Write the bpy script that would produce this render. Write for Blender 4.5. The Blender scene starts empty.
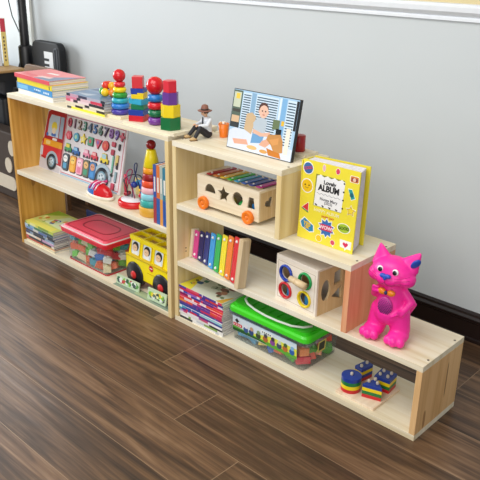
import bpy, bmesh, math, random
from mathutils import Matrix, Vector
R = random.Random(7)
PI = math.pi
S = bpy.context.scene
COL = S.collection
V = Vector

# ------------------------------------------------------------------ materials
def lin(c):
    return c / 12.92 if c <= 0.04045 else ((c + 0.055) / 1.055) ** 2.4
def rgb(h):
    return tuple(lin(int(h[i:i + 2], 16) / 255) for i in (0, 2, 4)) + (1,)
_mats = {}
def new_mat(name):
    m = bpy.data.materials.new(name); m.use_nodes = True
    nt = m.node_tree
    return m, nt, nt.nodes['Principled BSDF']
def mix_rgb(nt, f, a, b, mode='MIX'):
    n = nt.nodes.new('ShaderNodeMix'); n.data_type = 'RGBA'; n.blend_type = mode
    for s, v in ((n.inputs[0], f), (n.inputs[6], a), (n.inputs[7], b)):
        if hasattr(v, 'default_value') or hasattr(v, 'links'): nt.links.new(v, s)
        else: s.default_value = v
    return n.outputs[2]
def noise(nt, vec, scale, detail=3, rough=.5, dist=0):
    n = nt.nodes.new('ShaderNodeTexNoise'); n.inputs['Scale'].default_value = scale
    n.inputs['Detail'].default_value = detail; n.inputs['Roughness'].default_value = rough
    n.inputs['Distortion'].default_value = dist
    nt.links.new(vec, n.inputs['Vector'])
    return n.outputs['Fac']
def ramp(nt, fac, stops):
    n = nt.nodes.new('ShaderNodeValToRGB'); nt.links.new(fac, n.inputs[0])
    el = n.color_ramp.elements
    while len(el) < len(stops): el.new(.5)
    for e, (p, c) in zip(el, stops): e.position = p; e.color = c if not isinstance(c, str) else rgb(c)
    return n.outputs[0]
def coords(nt, scale=(1, 1, 1), loc=(0, 0, 0)):
    t = nt.nodes.new('ShaderNodeTexCoord'); m = nt.nodes.new('ShaderNodeMapping')
    m.inputs['Scale'].default_value = scale; m.inputs['Location'].default_value = loc
    nt.links.new(t.outputs['Object'], m.inputs['Vector'])
    return m.outputs['Vector']
def math_n(nt, op, a, b=0.0):
    n = nt.nodes.new('ShaderNodeMath'); n.operation = op
    for s, v in zip(n.inputs, (a, b)):
        if isinstance(v, (int, float)): s.default_value = v
        else: nt.links.new(v, s)
    return n.outputs[0]

def M(h, rough=.4, kind='plain', spec=.5):
    key = (h, rough, kind, spec)
    if key in _mats: return _mats[key]
    m, nt, b = new_mat('surface_' + h)
    f = noise(nt, coords(nt), 35, 3)
    c = rgb(h); d = tuple(x * .9 for x in c[:3]) + (1,)
    nt.links.new(mix_rgb(nt, f, d, c), b.inputs['Base Color'])
    b.inputs['Roughness'].default_value = rough
    b.inputs['Specular IOR Level'].default_value = spec
    _mats[key] = m
    return m

def wood(name, axis, light, mid, dark, rough=.5, streaks=(), seed=0, dens=1):
    key = (name, axis)
    if key in _mats: return _mats[key]
    m, nt, b = new_mat(name)
    sc = [34 * dens] * 3; sc[axis] = 1.6
    v = coords(nt, tuple(sc), (seed, seed * 1.7, seed * .6))
    f1 = noise(nt, v, 1.0, 4, .55, .6)
    sc2 = [4.0] * 3; sc2[axis] = .9
    f2 = noise(nt, coords(nt, tuple(sc2), (seed * 2, 1, seed)), 1.5, 3, .5, .4)
    f = math_n(nt, 'ADD', math_n(nt, 'MULTIPLY', f1, .55), math_n(nt, 'MULTIPLY', f2, .45))
    c = ramp(nt, f, [(.30, dark), (.46, mid), (.62, light)])
    for (ax1, c1, r1, ax2, c2, r2, col) in streaks:
        t = nt.nodes.new('ShaderNodeTexCoord'); s = nt.nodes.new('ShaderNodeSeparateXYZ')
        nt.links.new(t.outputs['Object'], s.inputs[0])
        d1 = math_n(nt, 'DIVIDE', math_n(nt, 'SUBTRACT', s.outputs[ax1], c1), r1)
        d2 = math_n(nt, 'DIVIDE', math_n(nt, 'SUBTRACT', s.outputs[ax2], c2), r2)
        d = math_n(nt, 'SQRT', math_n(nt, 'ADD', math_n(nt, 'MULTIPLY', d1, d1), math_n(nt, 'POWER', math_n(nt, 'ABSOLUTE', d2), 4.0)))
        d = math_n(nt, 'ADD', d, math_n(nt, 'MULTIPLY', f1, .5))
        k = ramp(nt, d, [(.75, (0.75, .75, .75, 1)), (1.25, (0, 0, 0, 1))])
        c = mix_rgb(nt, k, c, rgb(col))
    nt.links.new(c, b.inputs['Base Color'])
    b.inputs['Roughness'].default_value = rough
    b.inputs['Specular IOR Level'].default_value = .35
    _mats[key] = m
    return m
PALE = ('EBE4D2', 'E4D9BF', 'D4C29C')
pineX = wood('pine_board_lengthwise', 0, *PALE, seed=1)
pineY = wood('pine_small_wood', 1, 'F0E2C6', 'E6D3AE', 'D9C194', seed=5)
pineZ = wood('pine_upright', 2, 'E8D4A4', 'DDC48C', 'C8AA6E', seed=3)
pineGold = wood('pine_golden_upright', 2, 'E0B060', 'CC9642', 'AC7A2C', seed=8, streaks=((1, .09, .022, 2, .36, .06, '9A6A35'), (1, .19, .012, 2, .6, .25, 'B08040')))
pineWide = wood('pine_end_upright', 2, 'E6C08E', 'DAB07C', 'C29660', seed=4, streaks=((1, .185, .006, 2, .16, .085, '6B4526'), (1, .055, .012, 2, .06, .045, '8C6238')))
pineCatBounce = wood('pine_upright_pink_bounce', 2, 'EAB48C', 'DE9C72', 'CC855A', seed=6)  # pink light bounced off the toy cat, put into the wood colour
woodDark = wood('brown_wood', 0, '80603F', '6C5038', '4A3626', seed=2)
woodDesk = wood('desk_wood', 1, 'C09C6C', 'A98556', '8A6A42', seed=9)
woodBlock = wood('toy_wood', 0, 'F0E6D2', 'E8D8BC', 'D8C4A0', seed=11, dens=1.6)
woodBlockZ = wood('toy_wood_upright', 2, 'DEC69C', 'D0B384', 'B99660', seed=12, dens=1.5)
WHITE = M('F2F2F0', .35); BLACK = M('15151A', .4)

def clear_plastic(name, tint, alpha=.85):
    m, nt, b = new_mat(name)
    b.inputs['Base Color'].default_value = rgb(tint); b.inputs['Roughness'].default_value = .12
    tr = nt.nodes.new('ShaderNodeBsdfTransparent'); tr.inputs[0].default_value = rgb(tint)
    mx = nt.nodes.new('ShaderNodeMixShader'); f = noise(nt, coords(nt), 12, 2)
    lw = nt.nodes.new('ShaderNodeLayerWeight'); lw.inputs[0].default_value = .25
    gl = nt.nodes.new('ShaderNodeBsdfGlossy'); gl.inputs['Roughness'].default_value = .12; df = nt.nodes.new('ShaderNodeMixShader'); df.inputs[0].default_value = .3
    nt.links.new(gl.outputs[0], df.inputs[1]); nt.links.new(b.outputs[0], df.inputs[2])
    k = math_n(nt, 'ADD', math_n(nt, 'MULTIPLY', lw.outputs['Facing'], .08), math_n(nt, 'ADD', math_n(nt, 'MULTIPLY', f, .03), (1 - alpha)))
    nt.links.new(k, mx.inputs[0]); nt.links.new(tr.outputs[0], mx.inputs[1]); nt.links.new(df.outputs[0], mx.inputs[2])
    nt.links.new(mx.outputs[0], nt.nodes['Material Output'].inputs[0])
    return m
clearA = clear_plastic('clear_plastic', 'FBFDFD', .962)
clearB = clear_plastic('clear_bluish_plastic', 'E4F2FC', .85)

# ------------------------------------------------------------------ mesh builder
class MB:
    def __init__(s):
        s.bm = bmesh.new(); s.mats = []; s.T = Matrix.Identity(4); s.i = 0
    def m(s, mat):
        if mat not in s.mats: s.mats.append(mat)
        s.i = s.mats.index(mat); return s
    def t(s, T=None): s.T = T if T is not None else Matrix.Identity(4); return s
    def _add(s, bm2, smooth=False):
        for f in bm2.faces: f.smooth = smooth
        me = bpy.data.meshes.new('tmp'); bm2.to_mesh(me); bm2.free(); s._mesh(me)
    def _mesh(s, me):
        me.transform(s.T)
        if s.T.determinant() < 0: me.flip_normals()
        n = len(s.bm.faces); s.bm.from_mesh(me); bpy.data.meshes.remove(me)
        s.bm.faces.ensure_lookup_table()
        for f in s.bm.faces[n:]: f.material_index = s.i
    def box(s, x0, x1, y0, y1, z0, z1, bev=0, seg=2, top=1.0):
        b = bmesh.new(); bmesh.ops.create_cube(b, size=1)
        for v in b.verts:
            k = top if v.co.z > 0 else 1
            v.co = V(((x0 + x1) / 2 + v.co.x * (x1 - x0) * k, (y0 + y1) / 2 + v.co.y * (y1 - y0) * k, (z0 + z1) / 2 + v.co.z * (z1 - z0)))
        if bev: bmesh.ops.bevel(b, geom=list(b.edges), offset=bev, segments=seg, profile=.5, affect='EDGES')
        s._add(b, bool(bev and seg > 2)); return s
    def lathe(s, prof, seg=28, c=(0, 0, 0), smooth=True, rot=0, axis='Z', sx=1, sy=1, cap=True):
        b = bmesh.new(); rings = []
        for r, z in prof:
            if r < 1e-6: rings.append([b.verts.new((0, 0, z))])
            else: rings.append([b.verts.new((r * sx * math.cos(rot + 2 * PI * k / seg), r * sy * math.sin(rot + 2 * PI * k / seg), z)) for k in range(seg)])
        for a, d in zip(rings, rings[1:]):
            for k in range(seg):
                k2 = (k + 1) % seg
                if len(a) == 1 and len(d) > 1: b.faces.new((a[0], d[k2], d[k]))
                elif len(d) == 1 and len(a) > 1: b.faces.new((a[k], a[k2], d[0]))
                elif len(a) > 1: b.faces.new((a[k], a[k2], d[k2], d[k]))
        if cap and len(rings[0]) > 1: b.faces.new(list(reversed(rings[0])))
        if cap and len(rings[-1]) > 1: b.faces.new(rings[-1])
        bmesh.ops.recalc_face_normals(b, faces=b.faces)
        A = {'Z': Matrix.Identity(4), 'X': Matrix.Rotation(PI / 2, 4, 'Y'), 'Y': Matrix.Rotation(PI / 2, 4, 'X')}[axis]
        bmesh.ops.transform(b, matrix=Matrix.Translation(c) @ A, verts=b.verts)
        s._add(b, smooth); return s
    def cyl(s, r, z0, z1, c=(0, 0, 0), axis='Z', seg=24, bev=.0, r1=None, rot=0, smooth=True):
        r1 = r if r1 is None else r1
        if bev: p = [(r - bev, z0), (r, z0 + bev), (r1, z1 - bev), (r1 - bev, z1)]
        else: p = [(r, z0), (r1, z1)]
        return s.lathe(p, seg, c, smooth and seg > 10, rot, axis)
    def ell(s, c, r, rot=None, u=20, v=12):
        b = bmesh.new(); bmesh.ops.create_uvsphere(b, u_segments=u, v_segments=v, radius=1)
        r = (r, r, r) if isinstance(r, (int, float)) else r
        T = Matrix.Translation(c) @ (rot or Matrix.Identity(4)) @ Matrix.Diagonal((*r, 1))
        bmesh.ops.transform(b, matrix=T, verts=b.verts); s._add(b, True); return s
    def prism(s, poly, z0, z1, bev=0):
        b = bmesh.new(); lo = [b.verts.new((x, y, z0)) for x, y in poly]; hi = [b.verts.new((x, y, z1)) for x, y in poly]
        n = len(poly); b.faces.new(list(reversed(lo))); b.faces.new(hi)
        for k in range(n): b.faces.new((lo[k], lo[(k + 1) % n], hi[(k + 1) % n], hi[k]))
        bmesh.ops.recalc_face_normals(b, faces=b.faces)
        if bev: bmesh.ops.bevel(b, geom=list(b.edges), offset=bev, segments=2, profile=.5, affect='EDGES')
        s._add(b, False); return s
    def tube(s, pts, r, seg=8, closed=False):
        pts = [V(p) for p in pts]; n = len(pts); b = bmesh.new(); rings = []
        up = V((0.13, .21, 1)).normalized()
        for k, p in enumerate(pts):
            a = pts[(k - 1) % n] if (closed or k) else p; d = pts[(k + 1) % n] if (closed or k < n - 1) else p
            t = (d - a).normalized(); x = t.cross(up)
            if x.length < .05: x = t.cross(V((1, 0, 0)))
            x.normalize(); y = t.cross(x)
            rr = r[k] if isinstance(r, (list, tuple)) else r
            rings.append([b.verts.new(p + rr * (x * math.cos(2 * PI * j / seg) + y * math.sin(2 * PI * j / seg))) for j in range(seg)])
        for k in range(n if closed else n - 1):
            a, d = rings[k], rings[(k + 1) % n]
            for j in range(seg): b.faces.new((a[j], a[(j + 1) % seg], d[(j + 1) % seg], d[j]))
        if not closed: b.faces.new(rings[0]); b.faces.new(rings[-1])
        bmesh.ops.recalc_face_normals(b, faces=b.faces); s._add(b, True); return s
    def plate(s, outer, holes, th, z0=0):
        cu = bpy.data.curves.new('tmp', 'CURVE'); cu.dimensions = '2D'; cu.fill_mode = 'BOTH'; cu.extrude = th / 2
        for poly in [outer] + list(holes):
            sp = cu.splines.new('POLY'); sp.points.add(len(poly) - 1)
            for p, q in zip(sp.points, poly): p.co = (q[0], q[1], 0, 1)
            sp.use_cyclic_u = True
        s._curve(cu, z0 + th / 2); return s
    def text(s, body, size, x, y, z0=0, th=.0006, align='CENTER', bold=0, rot=0, sx=1):
        cu = bpy.data.curves.new('tmp', 'FONT'); cu.body = body; cu.size = size; cu.align_x = align; cu.align_y = 'CENTER'
        cu.extrude = th / 2; cu.offset = bold; cu.resolution_u = 3
        s._curve(cu, z0 + th / 2, Matrix.Translation((x, y, 0)) @ Matrix.Rotation(rot, 4, 'Z') @ Matrix.Diagonal((sx, 1, 1, 1))); return s
    def _curve(s, cu, dz, T=None):
        o = bpy.data.objects.new('tmp', cu); COL.objects.link(o)
        dg = bpy.context.evaluated_depsgraph_get(); dg.update()
        me = bpy.data.meshes.new_from_object(o.evaluated_get(dg))
        bpy.data.objects.remove(o); bpy.data.curves.remove(cu)
        me.materials.clear()
        for p in me.polygons: p.material_index = 0; p.use_smooth = False
        me.transform(Matrix.Translation((0, 0, dz)) @ (T or Matrix.Identity(4))); s._mesh(me)
    def build(s, name, parent=None, smooth=False):
        me = bpy.data.meshes.new(name); s.bm.to_mesh(me); s.bm.free()
        for m in s.mats: me.materials.append(m)
        o = bpy.data.objects.new(name, me); COL.objects.link(o)
        if parent: o.parent = parent
        return o

def blob(name, parent, mat, parts, voxel, smooth=3):
    """one continuous body: tapered capsules and ellipsoids fused into a single skin"""
    mb = MB().m(mat)
    for p in parts:
        if p[0] == 'e': mb.ell(p[1], p[2], p[3] if len(p) > 3 else None, 24, 16)
        elif p[0] == 'x': p[1](mb)
        else:
            _, a, b, ra, rb = p; a = V(a); b = V(b); n = 6
            for k in range(n + 1): 
                f = k / n; mb.ell(a.lerp(b, f), ra + (rb - ra) * f, None, 16, 10)
    o = mb.build(name, parent)
    md = o.modifiers.new('fuse', 'REMESH'); md.mode = 'VOXEL'; md.voxel_size = voxel; md.use_smooth_shade = True
    sm = o.modifiers.new('soften', 'SMOOTH'); sm.iterations = smooth; sm.factor = .5
    dg = bpy.context.evaluated_depsgraph_get(); dg.update()
    me = bpy.data.meshes.new_from_object(o.evaluated_get(dg)); o.modifiers.clear(); o.data = me; me.name = name
    for p in me.polygons: p.use_smooth = True
    if not me.materials: me.materials.append(mat)
    return o

def thing(name, label, cat, loc=(0, 0, 0), rz=0, group=None):
    o = bpy.data.objects.new(name, None); COL.objects.link(o); o.empty_display_size = .02
    o.location = loc; o.rotation_euler = (0, 0, rz); o['label'] = label; o['category'] = cat
    if group: o['group'] = group
    return o
def tag(o, label, cat, group=None, loc=None, rz=0):
    o['label'] = label; o['category'] = cat
    if group: o['group'] = group
    if loc is not None: o.location = loc; o.rotation_euler = (0, 0, rz)
    return o
def struct(o): o['kind'] = 'structure'; return o
def frameT(o, u, v):
    u = V(u).normalized(); v = V(v); v = (v - u * v.dot(u)).normalized(); n = u.cross(v); o = V(o)
    return Matrix(((u.x, v.x, n.x, o.x), (u.y, v.y, n.y, o.y), (u.z, v.z, n.z, o.z), (0, 0, 0, 1)))
def circ(x, y, r, n=20, ry=None, a0=0): return [(x + r * math.cos(a0 + 2 * PI * k / n), y + (ry or r) * math.sin(a0 + 2 * PI * k / n)) for k in range(n)]
def star(x, y, r, k=.45, n=5, a0=PI / 2): return [(x + (r if j % 2 == 0 else r * k) * math.cos(a0 + PI * j / n), y + (r if j % 2 == 0 else r * k) * math.sin(a0 + PI * j / n)) for j in range(2 * n)]
def rrect(x0, x1, y0, y1, r, n=4):
    out = []
    for cx, cy, a in ((x1 - r, y1 - r, 0), (x0 + r, y1 - r, PI / 2), (x0 + r, y0 + r, PI), (x1 - r, y0 + r, 1.5 * PI)):
        out += [(cx + r * math.cos(a + PI / 2 * k / n), cy + r * math.sin(a + PI / 2 * k / n)) for k in range(n + 1)]
    return out
def heart(x, y, r, rot=0):
    out = []
    for k in range(28):
        t = 2 * PI * k / 28; hx = 16 * math.sin(t) ** 3 / 16; hy = (13 * math.cos(t) - 5 * math.cos(2 * t) - 2 * math.cos(3 * t) - math.cos(4 * t)) / 16
        out.append((x + r * (hx * math.cos(rot) - hy * math.sin(rot)), y + r * (hx * math.sin(rot) + hy * math.cos(rot))))
    return out
def clover(x, y, r): return [(x + r * (1 + .32 * math.cos(5 * 2 * PI * k / 50)) * math.cos(2 * PI * k / 50) * .78, y + r * (1 + .32 * math.cos(5 * 2 * PI * k / 50)) * math.sin(2 * PI * k / 50) * .78) for k in range(50)]

# ------------------------------------------------------------------ setting
def floor_material():
    m, nt, b = new_mat('brown_laminate_planks')
    t = nt.nodes.new('ShaderNodeTexCoord'); s = nt.nodes.new('ShaderNodeSeparateXYZ'); nt.links.new(t.outputs['Object'], s.inputs[0])
    v = math_n(nt, 'DIVIDE', math_n(nt, 'ADD', s.outputs[1], .272), .2148); row = math_n(nt, 'FLOOR', v)
    u = math_n(nt, 'DIVIDE', math_n(nt, 'ADD', math_n(nt, 'SUBTRACT', s.outputs[0], .23), math_n(nt, 'MULTIPLY', row, .310)), 1.854); pl = math_n(nt, 'FLOOR', u)
    fu = math_n(nt, 'FRACT', u); fv = math_n(nt, 'FRACT', v)
    seamv = math_n(nt, 'LESS_THAN', math_n(nt, 'MULTIPLY', fv, .2148), .0020)
    seamu = math_n(nt, 'LESS_THAN', math_n(nt, 'MULTIPLY', fu, 1.854), .0026)
    seam = math_n(nt, 'MAXIMUM', seamv, seamu)
    cb = nt.nodes.new('ShaderNodeCombineXYZ'); nt.links.new(row, cb.inputs[0]); nt.links.new(pl, cb.inputs[1])
    wn = nt.nodes.new('ShaderNodeTexWhiteNoise'); nt.links.new(cb.outputs[0], wn.inputs['Vector'])
    off = nt.nodes.new('ShaderNodeVectorMath'); off.operation = 'SCALE'; nt.links.new(wn.outputs['Color'], off.inputs[0]); off.inputs['Scale'].default_value = 37
    ad = nt.nodes.new('ShaderNodeVectorMath'); ad.operation = 'ADD'; nt.links.new(t.outputs['Object'], ad.inputs[0]); nt.links.new(off.outputs[0], ad.inputs[1])
    def mp(sc):
        n = nt.nodes.new('ShaderNodeMapping'); n.inputs['Scale'].default_value = sc; nt.links.new(ad.outputs[0], n.inputs[0]); return n.outputs[0]
    fine = noise(nt, mp((2.2, 75, 1)), 1, 4, .6, .3)
    band = noise(nt, mp((1.1, 11, 1)), 1, 3, .55, 1.6)
    f = math_n(nt, 'ADD', math_n(nt, 'MULTIPLY', fine, .42), math_n(nt, 'MULTIPLY', band, .58))
    f = math_n(nt, 'ADD', f, math_n(nt, 'MULTIPLY', math_n(nt, 'SUBTRACT', wn.outputs['Value'], .5), .10))
    c = ramp(nt, f, [(.30, '2C1D12'), (.44, '4E3826'), (.55, '6C5038'), (.70, '907358')])
    c = mix_rgb(nt, seam, c, rgb('8E745A'))
    nt.links.new(c, b.inputs['Base Color'])
    nt.links.new(ramp(nt, fine, [(.3, (.46, .46, .46, 1)), (.7, (.30, .30, .30, 1))]), b.inputs['Roughness'])
    bp = nt.nodes.new('ShaderNodeBump'); bp.inputs['Strength'].default_value = .12; bp.inputs['Distance'].default_value = .002
    nt.links.new(fine, bp.inputs['Height']); nt.links.new(bp.outputs[0], b.inputs['Normal'])
    return m
def wall_material(name, a, bcol):
    m, nt, b = new_mat(name)
    f = noise(nt, coords(nt), 2.2, 4, .6)
    nt.links.new(mix_rgb(nt, f, rgb(a), rgb(bcol)), b.inputs['Base Color']); b.inputs['Roughness'].default_value = .55
    bp = nt.nodes.new('ShaderNodeBump'); bp.inputs['Strength'].default_value = .06; bp.inputs['Distance'].default_value = .003
    nt.links.new(noise(nt, coords(nt), 160, 2), bp.inputs['Height']); nt.links.new(bp.outputs[0], b.inputs['Normal'])
    return m
WY = .78
struct(MB().m(floor_material()).box(-4.6, 3.6, -4.2, WY + .1, -.06, 0).build('floor'))
wl = wall_material('pale_grey_paint', 'C3C9CB', 'C9CED0'); wu = wall_material('beige_paint', 'CDBD8E', 'D3C395')
struct(MB().m(wl).box(-4.6, 3.6, WY, WY + .1, 0, 1.3).m(wu).box(-2.55, 3.6, WY, WY + .1, 1.3, 3.1).box(-4.6, -3.9, WY, WY + .1, 1.3, 3.1).box(-3.9, -2.55, WY, WY + .1, 1.3, 1.6).box(-3.9, -2.55, WY, WY + .1, 3.0, 3.1).build('wall_back'))
rail = MB().m(M('E9EDF2', .35))
prof = [(0, 1.283), (-.012, 1.285), (-.012, 1.295), (-.007, 1.300), (-.016, 1.306), (-.028, 1.318), (-.03, 1.335), (-.022, 1.341), (-.022, 1.347), (0, 1.349)]
rail.t(frameT((-4.6, WY, 0), (0, 1, 0), (0, 0, 1))).prism(prof, 0, 8.2)
struct(rail.build('trim_1'))
bb = MB().m(M('211512', .3))
prof = [(0, 0), (-.026, 0), (-.026, .014), (-.018, .018), (-.018, .088), (-.026, .094), (-.028, .106), (-.018, .114), (-.016, .124), (-.006, .130), (0, .130)]
bb.t(frameT((-4.6, WY, 0), (0, 1, 0), (0, 0, 1))).prism(prof, 0, 8.2)
struct(bb.build('baseboard_back'))
pt = MB().m(M('DDDFD9', .4)).box(-2.35, -2.265, WY - .02, WY, .13, 1.283, .006)
struct(pt.build('trim_2'))
w2 = MB().m(M('EDEFF0', .4))
for x in (-3.9, -3.25, -2.60): w2.box(x, x + .05, WY + .01, WY + .08, 1.6, 3.0)
for z in (1.6, 2.95): w2.box(-3.9, -2.55, WY + .01, WY + .08, z, z + .05)
struct(w2.build('window_2'))
# left wall with a window the daylight comes through
wlft = MB().m(wl)
wlft.box(-4.7, -4.6, -4.2, WY + .1, 0, .8).box(-4.7, -4.6, -4.2, WY + .1, 2.4, 2.8).box(-4.7, -4.6, -4.2, -2.6, .8, 2.4).box(-4.7, -4.6, .45, WY + .1, .8, 2.4)
struct(wlft.build('wall_left'))
wf = MB().m(M('EDEFF0', .4))
for y in (-2.6, -1.62, -.6, .39): wf.box(-4.69, -4.62, y, y + .06, .8, 2.4)
wf.box(-4.69, -4.62, -2.6, .45, .8, .86).box(-4.69, -4.62, -2.6, .45, 2.34, 2.4)
struct(wf.build('window_1'))

# ------------------------------------------------------------------ shelves
ML, HL = .42, .824
H1, H2, H3 = .290, .547, .809
tk = .022; D = .28
lu = thing('bookshelf', 'long low two-tier pine bookshelf standing at the left', 'shelf', (-1.265, -.008, 0))
W = 1.251
MB().m(pineX).box(0, W, 0, D, HL - tk, HL, .0012).build('top_board', lu)
MB().m(pineX).box(tk, W - tk, 0, D, ML - tk, ML, .0012).build('shelf_board', lu)
MB().m(pineX).box(tk, W - tk, 0, D, 0, tk, .0012).build('bottom_board', lu)
MB().m(pineGold).box(0, tk, 0, D, 0, HL - tk, .0012).build('side_panel', lu)
MB().m(pineZ).box(W - tk, W, 0, D, 0, HL - tk, .0012).build('side_panel', lu)
ru = thing('step_bookshelf', 'stair-shaped pine bookshelf with three descending levels on the right', 'shelf', (0, 0, 0))
L1, L2, L3 = .577, .895, 1.199
MB().m(pineX).box(0, L3, 0, D, 0, tk, .0012).build('bottom_board', ru)
MB().m(pineX).box(tk, L3, 0, D, H1 - tk, H1, .0012).build('shelf_board', ru)
MB().m(pineX).box(tk, L2, 0, D, H2 - tk, H2, .0012).build('shelf_board', ru)
MB().m(pineX).box(0, L1, 0, D, H3 - tk, H3, .0012).build('top_board', ru)
MB().m(pineZ).box(0, tk, 0, D, tk, H3 - tk, .0012).build('side_panel', ru)
MB().m(pineZ).box(L1 - tk, L1, 0, D, H2, H3 - tk, .0012).build('side_panel', ru)
MB().m(pineCatBounce).box(L2 - tk, L2, 0, D, H1, H2 - tk, .0012).build('side_panel', ru)
MB().m(pineWide).box(L3 - tk, L3, 0, D, tk, H1 - tk, .0012).build('side_panel', ru)
scm = M('4A3E34', .5)
for x, z in ((L1 - .011, H3), (L2 - .011, H2), (L3 - .011, H1), (.011, H3)):
    for y in (.05, .23): MB().m(scm).cyl(.0042, z - .001, z + .0008, (x, y, 0), seg=12).build('screw', ru)
for y, z in ((.05, H1 + .03), (.05, H1 + .045)): MB().m(scm).cyl(.003, tk - .001, tk + .0008, (0, 0, 0), seg=10, axis='Z').build('screw', ru).matrix_local = Matrix.Translation((0, y, z)) @ Matrix.Rotation(PI / 2, 4, 'Y')

# ------------------------------------------------------------------ books
PAGES = M('E4E0D8', .7)
def lined_pages():
    m, nt, b = new_mat('page_edges')
    f = noise(nt, coords(nt, (1, 1, 900)), 1, 1)
    nt.links.new(ramp(nt, f, [(.35, 'BEB8AE'), (.6, 'EAE7E0')]), b.inputs['Base Color']); b.inputs['Roughness'].default_value = .8
    return m
PAGES = lined_pages()
def book(name, label, loc, w, d, h, rz, spine, cover, group, cat='book', cov=.0012, segs=None, art=None, back=None):
    """lying book, spine on the -y side; local origin at the front left bottom corner"""
    t = thing(name, label, cat, loc, rz, group)
    c = MB().m(M(back or cover, .3)).box(0, w, cov, d, 0, cov).m(M(cover, .3)).box(0, w, cov, d, h - cov, h)
    if segs:
        for a, b_, col in segs: c.m(M(col, .3)).box(a * w, b_ * w, 0, cov, 0, h)
    else: c.m(M(spine, .3)).box(0, w, 0, cov, 0, h)
    if art: art(c, w, d, h)
    c.build('cover', t)
    MB().m(PAGES).box(.002, w - .003, cov, d - .004, cov, h - cov).build('pages', t)
    return t
def blotches(a, rect, z, cols, n, r0, r1, seed=1):
    q = random.Random(seed)
    for k in range(n):
        x = q.uniform(rect[0] + r1, rect[1] - r1); y = q.uniform(rect[2] + r1, rect[3] - r1); r = q.uniform(r0, r1)
        p = [(x + r * q.uniform(.6, 1.1) * math.cos(2 * PI * j / 11), y + r * q.uniform(.5, 1.0) * math.sin(2 * PI * j / 11)) for j in range(11)]
        a.m(M(cols[k % len(cols)], .35)).prism(p, z, z + .0004 + .00002 * k)
def dashes(a, x0, x1, y0, y1, z, col, n, seed=3):
    q = random.Random(seed); x = x0; step = (x1 - x0) / n
    a.m(M(col, .4))
    for k in range(n):
        a.box(x + step * .12, x + step * q.uniform(.55, .85), y0, y1, z, z + .0004); x += step

# thick books at the left end of the top board
z = HL
def art_pink(a, w, d, h):
    a.m(M('6F86A8', .3)).prism([(w * .55, .004), (w * .99, .004), (w * .99, d * .9)], h, h + .0004)
    a.m(M('F7D3CF', .3)).prism([(w * .5, d * .15), (w * .8, d * .2), (w * .78, d * .35), (w * .52, d * .28)], h, h + .0006)
    a.m(M('E85E6C', .3)).prism([(w * .1, d * .08), (w * .5, d * .05), (w * .45, d * .25), (w * .12, d * .25)], h, h + .0003)
    a.m(M('F7F3F0', .3)).prism([(w * .35, d * .55), (w * .62, d * .6), (w * .6, d * .7), (w * .36, d * .66)], h, h + .0004)
def art_spine_blue(a, w, d, h):
    a.m(M('7EC3EE', .3)).box(w * .02, w * .32, -.0006, .0002, h * .15, h * .8)
    a.t(frameT((0, -.0002, 0), (1, 0, 0), (0, 0, 1)))
    dashes(a, w * .5, w * .7, h * .45, h * .7, 0, 'E8F4FC', 4, 1); dashes(a, w * .5, w * .66, h * .2, h * .35, 0, '2A5E9A', 4, 2); dashes(a, w * .76, w * .92, h * .3, h * .6, 0, 'E8F4FC', 4, 5); a.t()
def art_spine_yel(a, w, d, h):
    a.t(frameT((0, -.0002, 0), (1, 0, 0), (0, 0, 1))); dashes(a, w * .92, w * .96, h * .15, h * .8, 0, '3D5A3A', 1); a.t()
G = 'thick books at the left end of the top board'
for (h, sp, cv, lab, art, dx, dy, rz) in (
    (.024, 'EDEBE4', 'EDEBE4', 'plain white book at the bottom of the pile beside the dark post', None, .006, 0, -.06),
    (.030, '3F97D8', '3F97D8', 'thick book with a blue spine, below the yellow one', art_spine_blue, 0, 0, -.06),
    (.026, 'F2DC1E', 'F2DC1E', 'thick book with a bright yellow spine, just under the pink one', art_spine_yel, 0, .002, -.065),
    (.020, 'E8505C', 'F08288', 'pink and red covered book topping the pile at the left end', art_pink, -.012, -.004, -.06)):
    book('book', lab, (-1.243 + dx, .044 + dy, z), .355, .205, h, rz, sp, cv, G, art=art); z += h + .0003

def stack(x, y, z, w, d, specs, group, where, jit=.004, rz0=0, name='magazine', art=None, seed=2):
    q = random.Random(seed); n = len(specs)
    ords = ['top', 'second', 'third', 'fourth', 'fifth', 'sixth', 'seventh', 'eighth', 'ninth', 'tenth', 'eleventh', 'twelfth', 'thirteenth', 'fourteenth', 'fifteenth']
    for k, (h, segs, cover, desc) in enumerate(specs):
        i = n - 1 - k
        lab = (f'{desc} on top of the {where}' if i == 0 else f'{desc} at the bottom of the {where}' if k == 0 else f'{desc}, {ords[i]} from top of the {where}')
        book(name, lab, (x + q.uniform(-jit, jit), y + q.uniform(0, jit), z), w, d, h, rz0 + q.uniform(-.012, .012), None, cover, group, 'magazine', .0008, segs, art if i == 0 else None)
        z += h + .0002
    return z
def segs(cols, seed, n=9):
    q = random.Random(seed); cuts = sorted(q.uniform(.05, .95) for _ in range(n - 1)); cuts = [0] + cuts + [1]
    return [(a, b, q.choice(cols)) for a, b in zip(cuts, cuts[1:])]
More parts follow.
